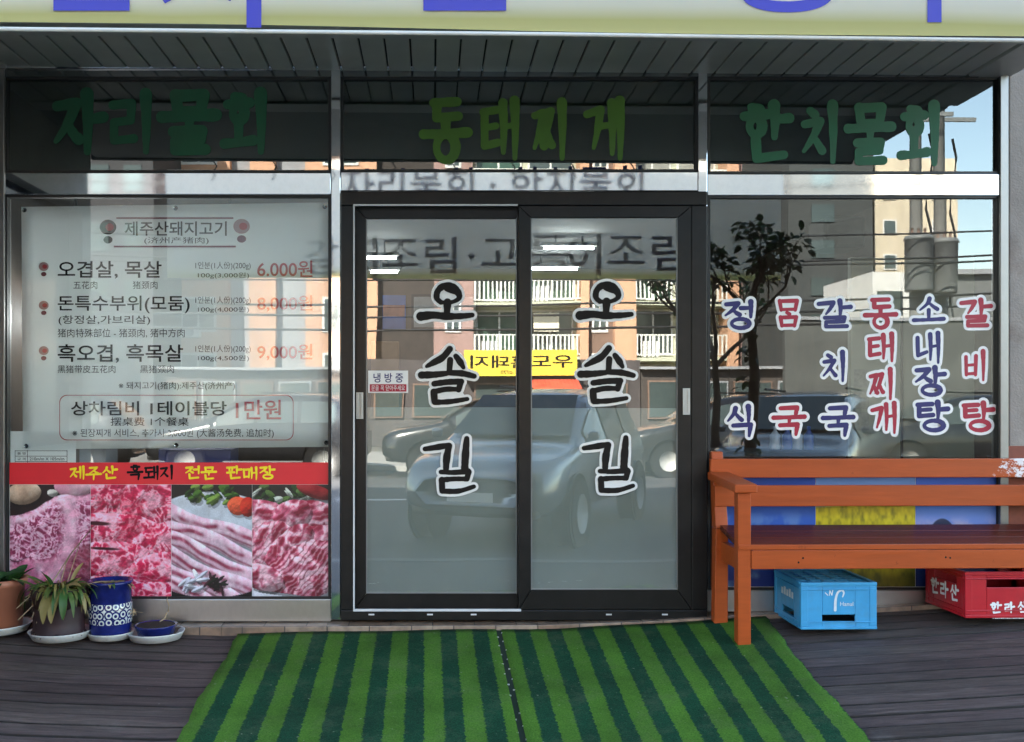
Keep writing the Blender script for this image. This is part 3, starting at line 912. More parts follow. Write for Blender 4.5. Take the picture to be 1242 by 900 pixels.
def fin(im, seed, k=.5):
    a = fbm(H_, W_, 9, seed, 4, 1.37); b = np.random.RandomState(seed).rand(H_, W_)
    l = (1 - k / 2 + k * sstep(.2, .8, a)) * (.9 + .2 * b)
    return np.clip(im * l[..., None], 0, 1) ** 1.12
def ell(cx, cy, rx, ry, rot=0.0, rough=.3, seed=1, f=6):
    dx, dy = U - cx, (V - cy) * 1.37
    c, s_ = math.cos(rot), math.sin(rot)
    return 1 - ((dx * c + dy * s_) / rx) ** 2 - ((-dx * s_ + dy * c) / (ry * 1.37)) ** 2 + (fbm(H_, W_, f, seed, 4, 1.37) - .5) * rough
def piece(im, g, tex, lump=0.0, seed=3, soft=.05, sh=.55, relief=30):
    m_ = sstep(0, soft, g)
    sd = np.roll(np.roll(m_, 5, 0), 3, 1); sd[:5] = 0; sd[:, :3] = 0
    im = im * (1 - (1 - sh) * sd * (1 - m_))[..., None]
    h = np.sqrt(np.clip(g, 0, 1)) + lump * fbm(H_, W_, 10, seed, 4, 1.37)
    gy, gx = np.gradient(h * relief)
    l = np.clip(.95 + .18 * gx + .34 * gy, .38, 1.3)
    return blend(im, m_, np.clip(tex * l[..., None], 0, 1))
def steak():
    n = fbm(H_, W_, 5, 3, 4)
    im = np.zeros((H_, W_, 3)) + lin((50, 34, 36))
    im = piece(im, ell(.78, .02, .24, .1, .1, .3, 71), ramp3(fbm(H_, W_, 5, 71, 3), (190, 110, 140), (226, 170, 190), (244, 220, 226)))
    im = piece(im, ell(.17, .08, .22, .1, -.1, .25, 61), ramp3(fbm(H_, W_, 6, 61, 4), (150, 112, 92), (206, 178, 156), (240, 226, 208)))
    im = piece(im, ell(.53, .075, .07, .035, 0, .6, 64, 9), ramp3(n, (150, 170, 140), (210, 205, 200), (240, 240, 236)))
    edge = .15 + .13 * (1 - U) - .12 * U + .03 * np.sin(U * 8) + (n - .5) * .06
    meat = marble(11, 21, (140, 44, 84), (200, 112, 150), (240, 200, 220))
    c = U - (.58 + .13 * np.sin(V * 4.2))
    fatc = ramp3(fbm(H_, W_, 9, 44, 5), (196, 118, 150), (232, 178, 202), (250, 228, 238))
    tex = meat.copy()
    tex = blend(tex, np.exp(-((V - edge - .04) / .03) ** 2), fatc)
    tex = blend(tex, np.exp(-((c - .05) / .085) ** 2) * 1.2 * sstep(.97, .75, V), fatc)
    tex = blend(tex, np.exp(-((c + .08) / .012) ** 2) * .6 * sstep(.25, .35, V), (170, 70, 110))
    tex = blend(tex, sstep(.66, .72, V + .12 * (U - .2) + (n - .5) * .14) * sstep(.66, .5, U), ramp3(fbm(H_, W_, 8, 19, 5), (160, 40, 84), (216, 124, 160), (246, 212, 230)))
    im = piece(im, np.minimum(1, (V - edge) * 5) * sstep(1.06, .98, U + .2 * V - .1), tex, .35, 5, .05, .6, 22)
    im = blend(im, sstep(.012, .0, np.abs(V - .665 - .02 * np.sin(U * 20))) * sstep(.32, .15, U) * .9, (70, 30, 50))
    im = blend(im, .8 * sstep(0, .35, ell(.9, .76, .24, .3, .5, .9, 23)), ramp3(marble(9, 18, (80, 24, 38), (140, 62, 76), (196, 116, 140))[..., 0], (110, 40, 58), (156, 74, 94), (206, 130, 156)))
    return fin(im, 35, .3)
def redmeat():
    im = marble(20, 22, (150, 20, 56), (190, 50, 90), (230, 130, 160))
    for k, (cx, cy, rx, ry, rot) in enumerate(((.3, .1, .6, .2, -.15), (.85, .2, .5, .24, .2), (.35, .42, .6, .17, .08), (.95, .52, .5, .2, -.3), (.3, .68, .55, .18, .05), (.85, .8, .5, .2, -.2), (.25, .95, .5, .14, .05), (.8, 1.0, .45, .14, 0))):
        t_ = marble(21 + k * 7, 13, (186, 30, 78), (226, 86, 122), (250, 188, 206))
        b = fbm(H_, W_, 4, 15 + k, 4, 1.6)
        t_ = blend(t_, sstep(.5, .66, b) * .7, (246, 178, 198)); t_ = blend(t_, sstep(.48, .3, b) * .6, (190, 28, 74))
        im = piece(im, ell(cx, cy, rx, ry, rot, .5, 31 + k), t_, .55, 40 + k, .06, .42)
    for cx, cy, rx, ry in ((.09, .345, .17, .02), (.17, .57, .22, .016)):
        im = blend(im, sstep(-.2, .7, ell(cx, cy, rx, ry, .05, .6, 9)), (70, 12, 26))
    return fin(im, 49, .3)
def belly():
    im = np.zeros((H_, W_, 3)) + lin((34, 28, 30))
    pl = ell(.5, .53, .98, .47, 0, 0)
    im = piece(im, pl, np.zeros((H_, W_, 3)) + lin((206, 212, 222)), 0, 1, .03, .6, 10)
    n2 = fbm(H_, W_, 22, 35, 4, .5)
    for k in range(6):     # strips of pork belly lying over one another
        c0 = .16 + k * .13 + (.27 + .02 * k) * U + .028 * np.sin(U * 5.5 + k * 1.9)
        x = (V - c0) / .175
        g = np.clip(4 * x * (1 - x), -1, 1) + (fbm(H_, W_, 10, 60 + k, 3) - .5) * .12
        fat = ramp3(.15 + .85 * n2, (204, 150, 174), (228, 190, 208), (248, 232, 240))
        wob = .08 * np.sin(U * 8 + k * 2.3) + .05 * np.sin(U * 17 + k)
        lean = ramp3(fbm(H_, W_, 20, 70 + k, 4, .6), (116, 34, 60), (164, 72, 100), (214, 140, 164))
        fat = blend(fat, np.exp(-((x - .42 - wob) / .12) ** 2) * sstep(.2, .55, fbm(H_, W_, 4, 80 + k, 3)) * 1.2, lean)
        fat = blend(fat, np.exp(-((x - .78 - wob * .5) / .07) ** 2) * .85, lean)
        im = piece(im, np.where(pl > -.05, g, -1), fat, .12, 90 + k, .12, .45, 22)
    for k in range(26):
        r = np.random.RandomState(k); cx, cy = r.uniform(.2, .78), r.uniform(.02, .15)
        im = piece(im, ell(cx, cy, r.uniform(.04, .09), r.uniform(.015, .035), r.uniform(-1, 1), .9, 200 + k, 9), np.zeros((H_, W_, 3)) + lin(((38, 74, 26), (76, 116, 44), (128, 158, 76))[k % 3]), .3, k)
    tg = ell(.82, .19, .13, .085, .1, .5, 99)
    im = piece(im, tg, ramp3(.4 + .5 * fbm(H_, W_, 6, 8, 3), (160, 16, 12), (224, 58, 34), (248, 140, 96)), .5, 9)
    im = piece(im, ell(.95, .2, .1, .09, .1, .5, 97), ramp3(fbm(H_, W_, 6, 8, 3), (120, 14, 12), (190, 40, 30), (226, 90, 60)), .5, 7)
    for k in range(9):
        r = np.random.RandomState(50 + k); im = piece(im, ell(.16 + .03 * k, r.uniform(.8, .93), .1, .02, r.uniform(-1.2, 1.2), .5, 250 + k, 9), ramp3(fbm(H_, W_, 9, k, 3), (120, 122, 140), (206, 206, 220), (245, 245, 250)), .2, k)
    for k in range(12):
        r = np.random.RandomState(80 + k); im = piece(im, ell(r.uniform(.45, .72), r.uniform(.82, .95), .09, .014, r.uniform(-1.4, 1.4), .5, 270 + k, 9), np.zeros((H_, W_, 3)) + lin(((40, 22, 30), (70, 34, 46), (30, 40, 30))[k % 3]), .2, k)
    return fin(im, 42, .25)
def sliced():
    im = np.zeros((H_, W_, 3)) + lin((214, 214, 222))
    im = blend(im, sstep(.2, .1, V), (46, 44, 40))
    for k in range(26):
        r = np.random.RandomState(k + 7); cx, cy = r.uniform(.02, .7), r.uniform(.02, .16)
        im = piece(im, ell(cx, cy, r.uniform(.04, .09), r.uniform(.012, .03), r.uniform(-1, 1), .9, 300 + k, 9), np.zeros((H_, W_, 3)) + lin(((44, 70, 34), (90, 116, 64), (190, 196, 186))[k % 3]), .3, k)
    im = piece(im, ell(.78, .06, .24, .06, .3, .2, 4), ramp3(fbm(H_, W_, 5, 5, 3), (84, 12, 20), (140, 24, 36), (190, 70, 74)), .2, 3)
    for k, (cx, cy, rx, ry, rot, f, cut) in enumerate(((.15, .28, .35, .14, .2, 9, .5), (.85, .3, .4, .15, .3, 10, .6), (.5, .26, .25, .13, -.3, 9, .4), (.15, .55, .4, .2, -.5, 12, .7), (.8, .48, .35, .12, -.15, 9, .3), (.45, .55, .36, .13, -.75, 11, .5), (.62, .8, .62, .26, -.5, 15, 1.0), (.1, .82, .3, .12, .3, 9, .4))):
        dx, dy = U - cx, (V - cy) * 1.37
        q = dx * math.cos(rot + 1.2) + dy * math.sin(rot + 1.2)
        w_ = fbm(H_, W_, 6, 110 + k, 4)
        st = np.sin((q + (w_ - .5) * .16) * f * 7)
        t_ = marble(120 + k * 5, 6, (150, 40, 68), (206, 106, 134), (244, 200, 212))
        t_ = blend(t_, sstep(.55, .95, st) * cut * .8, (132, 24, 50)); t_ = blend(t_, sstep(.4, .9, -st) * cut * .35, (246, 206, 216))
        im = piece(im, np.where(V < .93 + .1 * U, ell(cx, cy, rx, ry, rot, .45, 130 + k), -1), t_, .4, 140 + k, .05, .4)
    return fin(im, 44, .25)
mp = thing("meat_poster", P(208, 724, 0.004), "red headed poster of four raw pork photographs on the lower left window", "poster")
m = MB(); m.pbox(11.5, 561, 404.5, 724.5, 0.0045, 0.0012); m.build("sheet", "white", mp)
m = MB(); m.pbox(11.5, 561, 404.5, 587.5, 0.0062, 0.0012); m.build("heading_band", "red_band", mp)
for k, (fn, lb) in enumerate(((steak, "marbled steak photograph with garlic"), (redmeat, "bright red marbled meat photograph"), (belly, "pork belly strips on a plate with greens"), (sliced, "scored pork pieces photograph"))):
    o = photo_sheet("photo_panel", fn(), (12 + 98 * k, 587.8, 12 + 98 * (k + 1) - .4, 724), 0.0062, mp)
    o['label'] = lb
def row(word, x0, x1, y0, y1, gap=.14):
    n = len(word); s_ = (x1 - x0) / n
    return [(x0 + i * s_ + s_ * gap / 2, y0 + (i % 2) * 1.0, x0 + (i + 1) * s_ - s_ * gap / 2, y1 + (i % 2) * .6) for i in range(n)]
m = MB()
for wd, x0, x1 in (("제주산", 84, 143), ("전문", 224, 263), ("판매장", 274, 334)):
    brush_word(m, wd, row(wd, x0, x1, 566, 581), 0.007, 0.17, 0, 9)
m.build("lettering", "yellow_ink", mp)
m = MB(); brush_word(m, "흑돼지", row("흑돼지", 154, 213, 565, 581), 0.007, 0.17, 0, 8); m.build("lettering", "ink", mp)

# menu poster behind the left window
DP = -0.03
me_ = thing("menu_poster", P(213, 543, DP), "large white pork menu poster with eyelets hung inside the left window", "poster")
m = MB()
NX, NY = 24, 14
vs = []
for j in range(NY + 1):
    for i in range(NX + 1):
        u, v = i / NX, j / NY
        x0_, x1_ = 26 + 2 * v, 400.5 - .5 * v
        yt, yb = 251 - 5.5 * u - 2 * math.sin(u * math.pi * 2) ** 2 * 0, 545 - 3 * u
        wv = 0.004 * math.sin(u * 9 + v * 3) + 0.003 * math.sin(v * 7 - u * 4)
        vs.append(P(x0_ + (x1_ - x0_) * u, yt + (yb - yt) * v, DP - .007 + wv))
m.add(vs, [(j * (NX + 1) + i, j * (NX + 1) + i + 1, (j + 1) * (NX + 1) + i + 1, (j + 1) * (NX + 1) + i) for j in range(NY) for i in range(NX)], True)
sh = m.build("sheet", "poster", me_)
sm_ = sh.modifiers.new("thick", 'SOLIDIFY'); sm_.thickness = 0.001
T = DP + 0.004
m = MB()
for body, bx, bd in (("제주산돼지고기", (151, 268.5, 275, 286), .012), ("(济州产猪肉)", (175, 287.5, 253, 296.5), .0),
    ("오겹살, 목살", (70, 316.5, 196, 338), .012), ("五花肉", (89, 341, 118, 350.5), .0), ("猪颈肉", (161, 341, 191, 350.5), .0),
    ("1인분(1人份)(200g)", (237, 317.5, 304, 327.5), 0), ("100g(3,000원)", (240, 330.5, 302, 338), 0),
    ("돈특수부위(모둠)", (70, 358.5, 230, 380), .01), ("1인분(1人份)(200g)", (237, 359.5, 304, 369.5), 0), ("100g(4,000원)", (240, 372, 302, 379.5), 0),
    ("(항정살,가브리살)", (71, 382.5, 182, 394.5), .005), ("猪肉特殊部位 - 猪颈肉, 猪中方肉", (70, 398.5, 224, 409.5), 0),
    ("흑오겹, 흑목살", (70, 417.5, 222, 440), .012), ("1인분(1人份)(200g)", (237, 418.5, 304, 428.5), 0), ("100g(4,500원)", (240, 431, 302, 438.5), 0),
    ("黑猪带皮五花肉", (70, 443, 140, 452.5), 0), ("黑猪颈肉", (170, 443, 211, 452.5), 0), ("※ 돼지고기(猪肉):제주산(济州产)", (144, 463, 285, 473.5), .004),
    ("상차림비 1테이블당", (86, 486.5, 275, 504), .014), ("摆桌费 1个餐桌", (134, 506, 229, 516.5), .006), ("※ 된장찌개 서비스, 추가시 3,000원 (大酱汤免费, 追加时)", (88, 520, 332, 531.5), .002)):
    m.text(body, bx, T, bd)
m.build("lettering", "ink", me_)
m = MB()
for body, bx in (("6.000원", (312, 316, 379, 336)), ("8,000원", (312, 358, 379, 378)), ("9,000원", (312, 417, 379, 437)), ("1만원", (286, 485, 341, 508.5))):
    m.text(body, bx, T, .012)
m.build("lettering", "ink_red", me_)
m = MB()
m.pbox(141, 263.5, 283, 265.5, T, .001); m.pbox(138, 298, 286, 300, T, .001)
m.build("rule", "ink_maroon", me_)
m = MB(); pts = []
for cx_, cy_, a0 in ((347, 488, -90), (347, 525, 0), (81, 525, 90), (81, 488, 180)):
    for k in range(7):
        a = R_(a0 + 15 * k); pts.append((cx_ + 9 * math.cos(a), cy_ + 9 * math.sin(a)))
n = len(pts)
cxm, cym = 214, 506.5
inn = [(x - .75 * (1 if x > cxm else -1), y - .75 * (1 if y > cym else -1)) for x, y in pts]
m.add([P(*p, T) for p in pts] + [P(*p, T) for p in inn], [(i, (i + 1) % n, (i + 1) % n + n, i + n) for i in range(n)])
m.build("price_border", "ink_red", me_)
# plain oval emblems where the poster carries small pictures
for (cx_, cy_, rx, ry, c1) in ((131, 280, 10, 15, "ink"), (293, 279, 10, 15, "emblem_pink"), (53, 326, 6, 9, "emblem_pink"), (53, 373, 6, 9, "emblem_pink"), (53, 428, 6, 9, "emblem_pink")):
    def el(a, b, r1, r2, dd, n=26): return [P(a + r1 * math.cos(t), b + r2 * math.sin(t), dd) for t in [math.pi * 2 * k / n for k in range(n)]]
    mm = MB(); mm.add(el(cx_, cy_ - ry * .3, rx, ry * .6, T), [tuple(range(26))]); e_ = mm.build("emblem", c1, me_)
    mm = MB(); mm.add(el(cx_, cy_ + ry * .72, rx * .55, ry * .3, T), [tuple(range(26))]); mm.build("emblem_patch", "ink_maroon" if c1 != "ink" else "ink", e_)
    mm = MB(); mm.add(el(cx_ + .2 * rx, cy_ - ry * .3, rx * .5, ry * .3, T + .0009), [tuple(range(26))]); mm.build("emblem_patch", "ink_red", e_)
for (x, y) in ((30, 255), (213, 252.5), (394, 251), (32, 541), (214, 540), (396, 537)):
    q = P(x, y, T + .001); mm = MB(); mm.tube([q, q + Vector((0, -.004, 0))], .011, 16); e_ = mm.build("eyelet", "steel", me_)
    mm = MB(); mm.tube([q + Vector((0, -.004, 0)), q + Vector((0, -.0048, 0))], .005, 12); mm.build("eyelet_hole", "ink", e_)

# cooling notice on the left door
ds = 0.026 - 0.012 + 0.0012
st = thing("door_sticker", P(471, 477, ds), "small white and red cooling notice stuck on the left door", "sticker")
m = MB(); m.pbox(446.5, 449.5, 495, 476.5, ds, .001); m.build("sheet", "st_white", st)
m = MB(); m.pbox(448.5, 466, 493, 475, ds + .001, .001); m.build("band", "st_red", st)
m = MB(); m.text("냉 방 중", (453, 452.5, 489, 464), ds + .001, .014); m.build("lettering", "st_blue", st)
m = MB(); m.text("문을 꼭 닫아주세요", (450.5, 467.3, 491, 473.7), ds + .002, .0); m.build("lettering", "st_white", st)

# scenic poster behind the bench
def sea1():
    im = ramp3(V * 1.1, (28, 74, 186), (42, 92, 190), (30, 50, 130)); n = fbm(H_, W_, 5, 2, 4)
    im = blend(im, sstep(.55, .75, n) * sstep(.3, .5, V) * .6, (120, 160, 205)); g = np.exp(-((V - .55 - .25 * (U - .3)) / .03) ** 2) * sstep(.25, .4, U) * sstep(.75, .6, U)
    return blend(im, g * .8, (170, 196, 170))
def rape():
    im = ramp3(V * 2.2, (90, 140, 215), (130, 160, 220), (170, 180, 215)); n = fbm(H_, W_, 30, 4, 2, .6)
    f = ramp3(n, (110, 106, 10), (196, 178, 14), (226, 208, 30))
    im = blend(im, sstep(.25, .29, V + .06 * (U - .5)), f); im = blend(im, np.exp(-((V - .26) / .03) ** 2) * (.5 + U * .4), (74, 84, 74))
    im = blend(im, sstep(.75, 1., U) * sstep(.45, .55, V) * .6, (70, 96, 30)); return blend(im, sstep(.8, .95, V) * .7, (40, 60, 16))
def isle():
    im = ramp3(V * 1.6, (24, 74, 190), (70, 120, 215), (150, 160, 210)); n = fbm(H_, W_, 6, 6, 4)
    im = blend(im, np.exp(-((V - .5) / .07) ** 2) * sstep(.4, .7, n), (205, 190, 205)); im = blend(im, sstep(.57, .6, V + .04 * np.abs(U - .6)), (52, 84, 150))
    g = 1 - ((U - .28) / .16) ** 2 - ((V - .62) / .22) ** 2; im = blend(im, sstep(0, .1, g) * sstep(.64, .62, V), (30, 38, 74))
    return blend(im, sstep(.62, .7, V), (26, 48, 110))
sp = thing("scenery_poster", P(1045, 712, 0.004), "poster of three coastal landscape photographs behind the orange bench", "poster")
m = MB(); m.pbox(864, 572, 1226, 712, .0045, .0012); m.build("sheet", "white", sp)
for fn, x0, x1, lb in ((sea1, 864, 989, "deep blue sea photograph"), (rape, 989.5, 1110, "yellow flower field photograph"), (isle, 1110.5, 1226, "blue sea with dark dome island")):
    photo_sheet("photo_panel", fn(), (x0, 572.5, x1, 711.5), .006, sp)['label'] = lb

# ================================================================== turf carpet
def turf_mat():
    mm, nt, out = new_mat("striped green turf")
    b = nd(nt, "ShaderNodeBsdfPrincipled", Roughness=0.85)
    b.inputs["Specular IOR Level"].default_value = 0.2
    tc = nd(nt, "ShaderNodeTexCoord"); a = nd(nt, "ShaderNodeAttribute"); a.attribute_name = "Col"
    n0 = nd(nt, "ShaderNodeTexNoise", Scale=70.0, Detail=3.0)
    nt.links.new(tc.outputs["Object"], n0.inputs[0])
    ad = nd(nt, "ShaderNodeMath", operation='MULTIPLY_ADD'); ad.inputs[1].default_value = 0.2
    sp_ = nd(nt, "ShaderNodeSeparateColor"); nt.links.new(a.outputs[0], sp_.inputs[0])
    nt.links.new(n0.outputs[0], ad.inputs[0]); nt.links.new(sp_.outputs[0], ad.inputs[2])
    fr = nd(nt, "ShaderNodeMath", operation='FRACT'); nt.links.new(ad.outputs[0], fr.inputs[0])
    gt = nd(nt, "ShaderNodeMapRange"); gt.inputs[1].default_value = .49; gt.inputs[2].default_value = .53
    nt.links.new(fr.outputs[0], gt.inputs[0])
    n = nd(nt, "ShaderNodeTexNoise", Scale=160.0, Detail=3.0, Roughness=.7); nt.links.new(tc.outputs["Object"], n.inputs[0])
    n2 = nd(nt, "ShaderNodeTexNoise", Scale=2.2, Detail=6.0, Roughness=.65); nt.links.new(tc.outputs["Object"], n2.inputs[0])
    c1 = ramp(nt, n.outputs[0], [(.3, (0.034, 0.1, 0.009)), (.7, (0.095, 0.225, 0.025))])
    c2 = ramp(nt, n.outputs[0], [(.3, (0.002, 0.024, 0.01)), (.7, (0.008, 0.075, 0.034))])
    c = mixc(nt, gt.outputs[0], c1, c2)
    k = ramp(nt, n2.outputs[0], [(.3, (0.6,) * 3), (.5, (1.0,) * 3), (.7, (1.3,) * 3)])
    c = mixc(nt, 1.0, c, k, 'MULTIPLY')
    n6 = nd(nt, "ShaderNodeTexNoise", Scale=5.0, Detail=9.0, Roughness=.8); nt.links.new(tc.outputs["Object"], n6.inputs[0])
    c = mixc(nt, ramp(nt, n6.outputs[0], [(.5, (0, 0, 0)), (.75, (.38,) * 3)]), c, (.14, .15, .09))
    n5 = nd(nt, "ShaderNodeTexNoise", Scale=55.0, Detail=1.0); nt.links.new(tc.outputs["Object"], n5.inputs[0])
    c = mixc(nt, ramp(nt, n5.outputs[0], [(.76, (0, 0, 0)), (.8, (.6,) * 3)]), c, (0.3, 0.32, 0.25))
    nt.links.new(c, b.inputs["Base Color"])
    bp = nd(nt, "ShaderNodeBump", Strength=.9, Distance=.006); nt.links.new(n.outputs[0], bp.inputs["Height"]); nt.links.new(bp.outputs[0], b.inputs["Normal"])
    nt.links.new(b.outputs[0], out.inputs[0])
    return mm
cp = thing("turf_carpet", (0.3, -0.9, -0.1), "green striped artificial turf carpet laid before the sliding doors", "carpet")
M['turf'] = turf_mat()
def carpet_x(px, py, d): return P(px, py, d).x
xl, xr, xs_ = P(289, 768, .1).x, P(926, 757, .1).x, P(604.5, 765, .1).x
xl2, xr2, xs2 = xl + .0, xr - .1, xs_ + .02
def strip(name, xa, xb, xa2, xb2, per, ph):
    mm = MB(); vs = []; cc = []
    NX_, NY_ = 40, 36
    for j in range(NY_ + 1):
        d = 0.112 + (2.1 - .112) * j / NY_
        k = j / NY_
        for i in range(NX_ + 1):
            u = i / NX_
            x = (xa + (xa2 - xa) * k) * (1 - u) + (xb + (xb2 - xb) * k) * u
            if (i == 0 and xa < 0 and xb < 1) or (i == NX_ and xb > 1): x += .007 * math.sin(d * 6 + xa) + .004 * math.sin(d * 19) + .003 * math.sin(d * 47)
            z = zdeck(x, d) + .0085 + .002 * math.sin(x * 9 + d * 4) + .0015 * math.sin(d * 13 + x * 3)
            vs.append((x, -d, z)); cc.append(((u * (xb - xa)) / per + ph, 0, 0, 1))
    mm.add(vs, [(j * (NX_ + 1) + i, j * (NX_ + 1) + i + 1, (j + 1) * (NX_ + 1) + i + 1, (j + 1) * (NX_ + 1) + i) for j in range(NY_) for i in range(NX_)], True)
    mm.c = cc
    o = mm.build(name, "turf", cp)
    s_ = o.modifiers.new("thick", 'SOLIDIFY'); s_.thickness = .007; s_.offset = -1
    return o
strip("turf_strip", xl, xs_ - .012, xl2, xs2 - .012, .1495, 0.02)
strip("turf_strip", xs_ + .012, xr, xs2 + .012, xr2, .1495, 0.0)
m = MB(); pts = []
for j in range(30):
    d = .114 + 1.98 * j / 29; x = xs_ + .02 * j / 29
    pts.append((x, d))
for (a, b), (a2, b2) in zip(pts, pts[1:]):
    z, z2 = zdeck(a, b) + .011, zdeck(a2, b2) + .011
    m.add([(a - .013, -b, z), (a + .013, -b, z), (a2 + .013, -b2, z2), (a2 - .013, -b2, z2)], [(0, 3, 2, 1)])
m.build("seam", pm("dark seam tape", (0.006, 0.02, 0.012), .7), cp)
rng = random.Random(12)
m = MB()
for j in range(34):
    d = .16 + j * .057; x = xs_ + .02 * (d - .1) / 2 + (-.012 if j % 2 else .012) + rng.uniform(-.004, .004)
    z = zdeck(x, d) + .0135
    a = rng.uniform(0, 3.1); r = .003
    m.box(x - r * (.5 + abs(math.cos(a))), x + r * (.5 + abs(math.cos(a))), -d - .002, -d + .002, z - .002, z + .0025)
m.build("staple", pm("staple metal", (.6, .6, .6), .3, metal=.6), cp)

# ================================================================== bench
def orange_mat(name, base, gloss, peel=False):
    mm, nt, out = new_mat(name)
    b = nd(nt, "ShaderNodeBsdfPrincipled", Roughness=gloss)
    b.inputs["Specular IOR Level"].default_value = .32
    v = coords(nt, (1.2, 12, 12))
    n = nd(nt, "ShaderNodeTexNoise", Scale=3.0, Detail=8.0, Roughness=.65, Distortion=.4); nt.links.new(v, n.inputs[0])
    c = ramp(nt, n.outputs[0], [(.3, tuple(x * .86 for x in base)), (.7, tuple(x * 1.1 for x in base))])
    n2 = nd(nt, "ShaderNodeTexNoise", Scale=14.0, Detail=8.0, Roughness=.8); nt.links.new(coords(nt), n2.inputs[0])
    c = mixc(nt, ramp(nt, n2.outputs[0], [(.63, (0, 0, 0)), (.69, (.8,) * 3)]), c, tuple(x * .35 for x in base))
    if peel:
        sep = nd(nt, "ShaderNodeSeparateXYZ"); nt.links.new(coords(nt), sep.inputs[0])
        mr = nd(nt, "ShaderNodeMapRange"); mr.inputs[1].default_value = 1.2; mr.inputs[2].default_value = 1.62
        nt.links.new(sep.outputs[0], mr.inputs[0])
        n3 = nd(nt, "ShaderNodeTexNoise", Scale=30.0, Detail=9.0, Roughness=.8); nt.links.new(coords(nt, (.7, 1, 1)), n3.inputs[0])
        ad = nd(nt, "ShaderNodeMath", operation='ADD'); nt.links.new(n3.outputs[0], ad.inputs[0])
        ml = nd(nt, "ShaderNodeMath", operation='MULTIPLY'); ml.inputs[1].default_value = .42; nt.links.new(mr.outputs[0], ml.inputs[0]); nt.links.new(ml.outputs[0], ad.inputs[1])
        c = mixc(nt, ramp(nt, ad.outputs[0], [(.74, (0, 0, 0)), (.78, (1,) * 3)]), c, (.72, .68, .7))
    nt.links.new(c, b.inputs["Base Color"])
    bp = nd(nt, "ShaderNodeBump", Strength=.3, Distance=.004); nt.links.new(n.outputs[0], bp.inputs["Height"]); nt.links.new(bp.outputs[0], b.inputs["Normal"])
    nt.links.new(b.outputs[0], out.inputs[0])
    return mm
OR = (0.39, 0.07, 0.013)
M['orange'] = orange_mat("orange bench paint", OR, .38)
M['orange_peel'] = orange_mat("orange bench paint peeling", OR, .38, True)
M['orange_seat'] = orange_mat("glossy red brown seat paint", (0.1, 0.024, 0.016), .25)
d_f, d_b = 0.47, 0.10
bl = P(895, 782, d_f); br_ = P(911, 782, d_f)
bench = thing("park_bench", (1.35, -0.3, 0.0), "orange painted wooden bench with slatted back and armrests beside the doors", "bench")
XE = 3.15   # far end, just outside the picture
zt = lambda px, py, d: P(px, py, d).z
legw = br_.x - bl.x
arm_z = zt(903, 588.5, d_f)
fl = zdeck(bl.x, d_f)
seat_zb, seat_zf = zt(1000, 636, d_b + .03), zt(1000, 660, d_f)
for x0 in (bl.x, XE - .02):
    m = MB(); m.box(x0, x0 + legw, -d_f, -d_f + .06, zdeck(x0, d_f) + .002, arm_z - .034); m.build("leg", "orange", bench, bevel=.004)
    xb = P(868, 640, d_b + .02).x if x0 == bl.x else x0 + .05
    top = P(874, 548, d_b).z; knee = P(874, 640, d_b + .02).z
    yk = -d_b - .03
    zf_ = zdeck(xb, .14) + .003
    m = MB()
    m.hexa([(xb - .02, -.17, zf_), (xb + .045, -.17, zf_), (xb + .045, -.11, zf_), (xb - .02, -.11, zf_), (xb - .01, yk - .03, knee), (xb + .05, yk - .03, knee), (xb + .05, yk + .04, knee), (xb - .01, yk + .04, knee)])
    m.hexa([(xb - .01, yk - .03, knee + .001), (xb + .05, yk - .03, knee + .001), (xb + .05, yk + .04, knee + .001), (xb - .01, yk + .04, knee + .001), (xb - .01, -d_b + .02, top), (xb + .046, -d_b + .02, top), (xb + .046, -d_b + .06, top), (xb - .01, -d_b + .06, top)])
    m.build("leg", "orange", bench, bevel=.004)
    zb_ = P(866, 580, d_b + .02).z + .0
    m = MB()
    a0, a1 = x0 - .022, x0 + legw + .02
    m.hexa([(a0, -d_f - .03, arm_z - .032), (a1, -d_f - .03, arm_z - .032), (a1 - .02, -d_b - .022, arm_z - .002), (a0 - .02, -d_b - .022, arm_z - .002),
            (a0, -d_f - .03, arm_z + .006), (a1, -d_f - .03, arm_z + .006), (a1 - .02, -d_b - .022, arm_z + .036), (a0 - .02, -d_b - .022, arm_z + .036)])
    m.build("armrest", "orange", bench, bevel=.005)
    m = MB(); m.box(x0 + .012, x0 + legw - .012, -d_f + .062, -d_b - .04, seat_zf - .12, seat_zf - .03); m.build("side_rail", "orange", bench, bevel=.003)
xa = P(862, 566, d_b + .02).x
m = MB(); m.box(xa, XE + .1, -d_b - .018, -d_b + .012, P(1000, 579.5, d_b + .02).z, P(1000, 556.5, d_b + .02).z); m.build("top_rail", "orange_peel", bench, bevel=.004)
m = MB(); m.box(P(866, 600, d_b + .03).x, XE + .1, -d_b - .046, -d_b - .019, P(1000, 614, d_b + .04).z, P(1000, 588.5, d_b + .04).z); m.build("lower_rail", "orange", bench, bevel=.004)
m = MB()
sx = bl.x + .005
for i in range(3):
    y0 = -d_f + .004 + i * .1; y1 = y0 + .098 - (.0 if i == 2 else .001)
    ta, tb = seat_zf + .05 * i / 3, seat_zf + .05 * (i + .97) / 3
    m.hexa([(sx, y0, ta - .025), (XE + .06, y0, ta - .025), (XE + .06, y1, tb - .025), (sx, y1, tb - .025), (sx, y0, ta), (XE + .06, y0, ta), (XE + .06, y1, tb), (sx, y1, tb)])
m.build("seat", "orange_seat", bench, bevel=.002, seg=1)
m = MB(); m.box(br_.x + .001, XE - .021, -d_f - .004, -d_f + .03, P(1000, 690, d_f).z, P(1000, 667, d_f).z); m.build("apron", "orange", bench, bevel=.003)
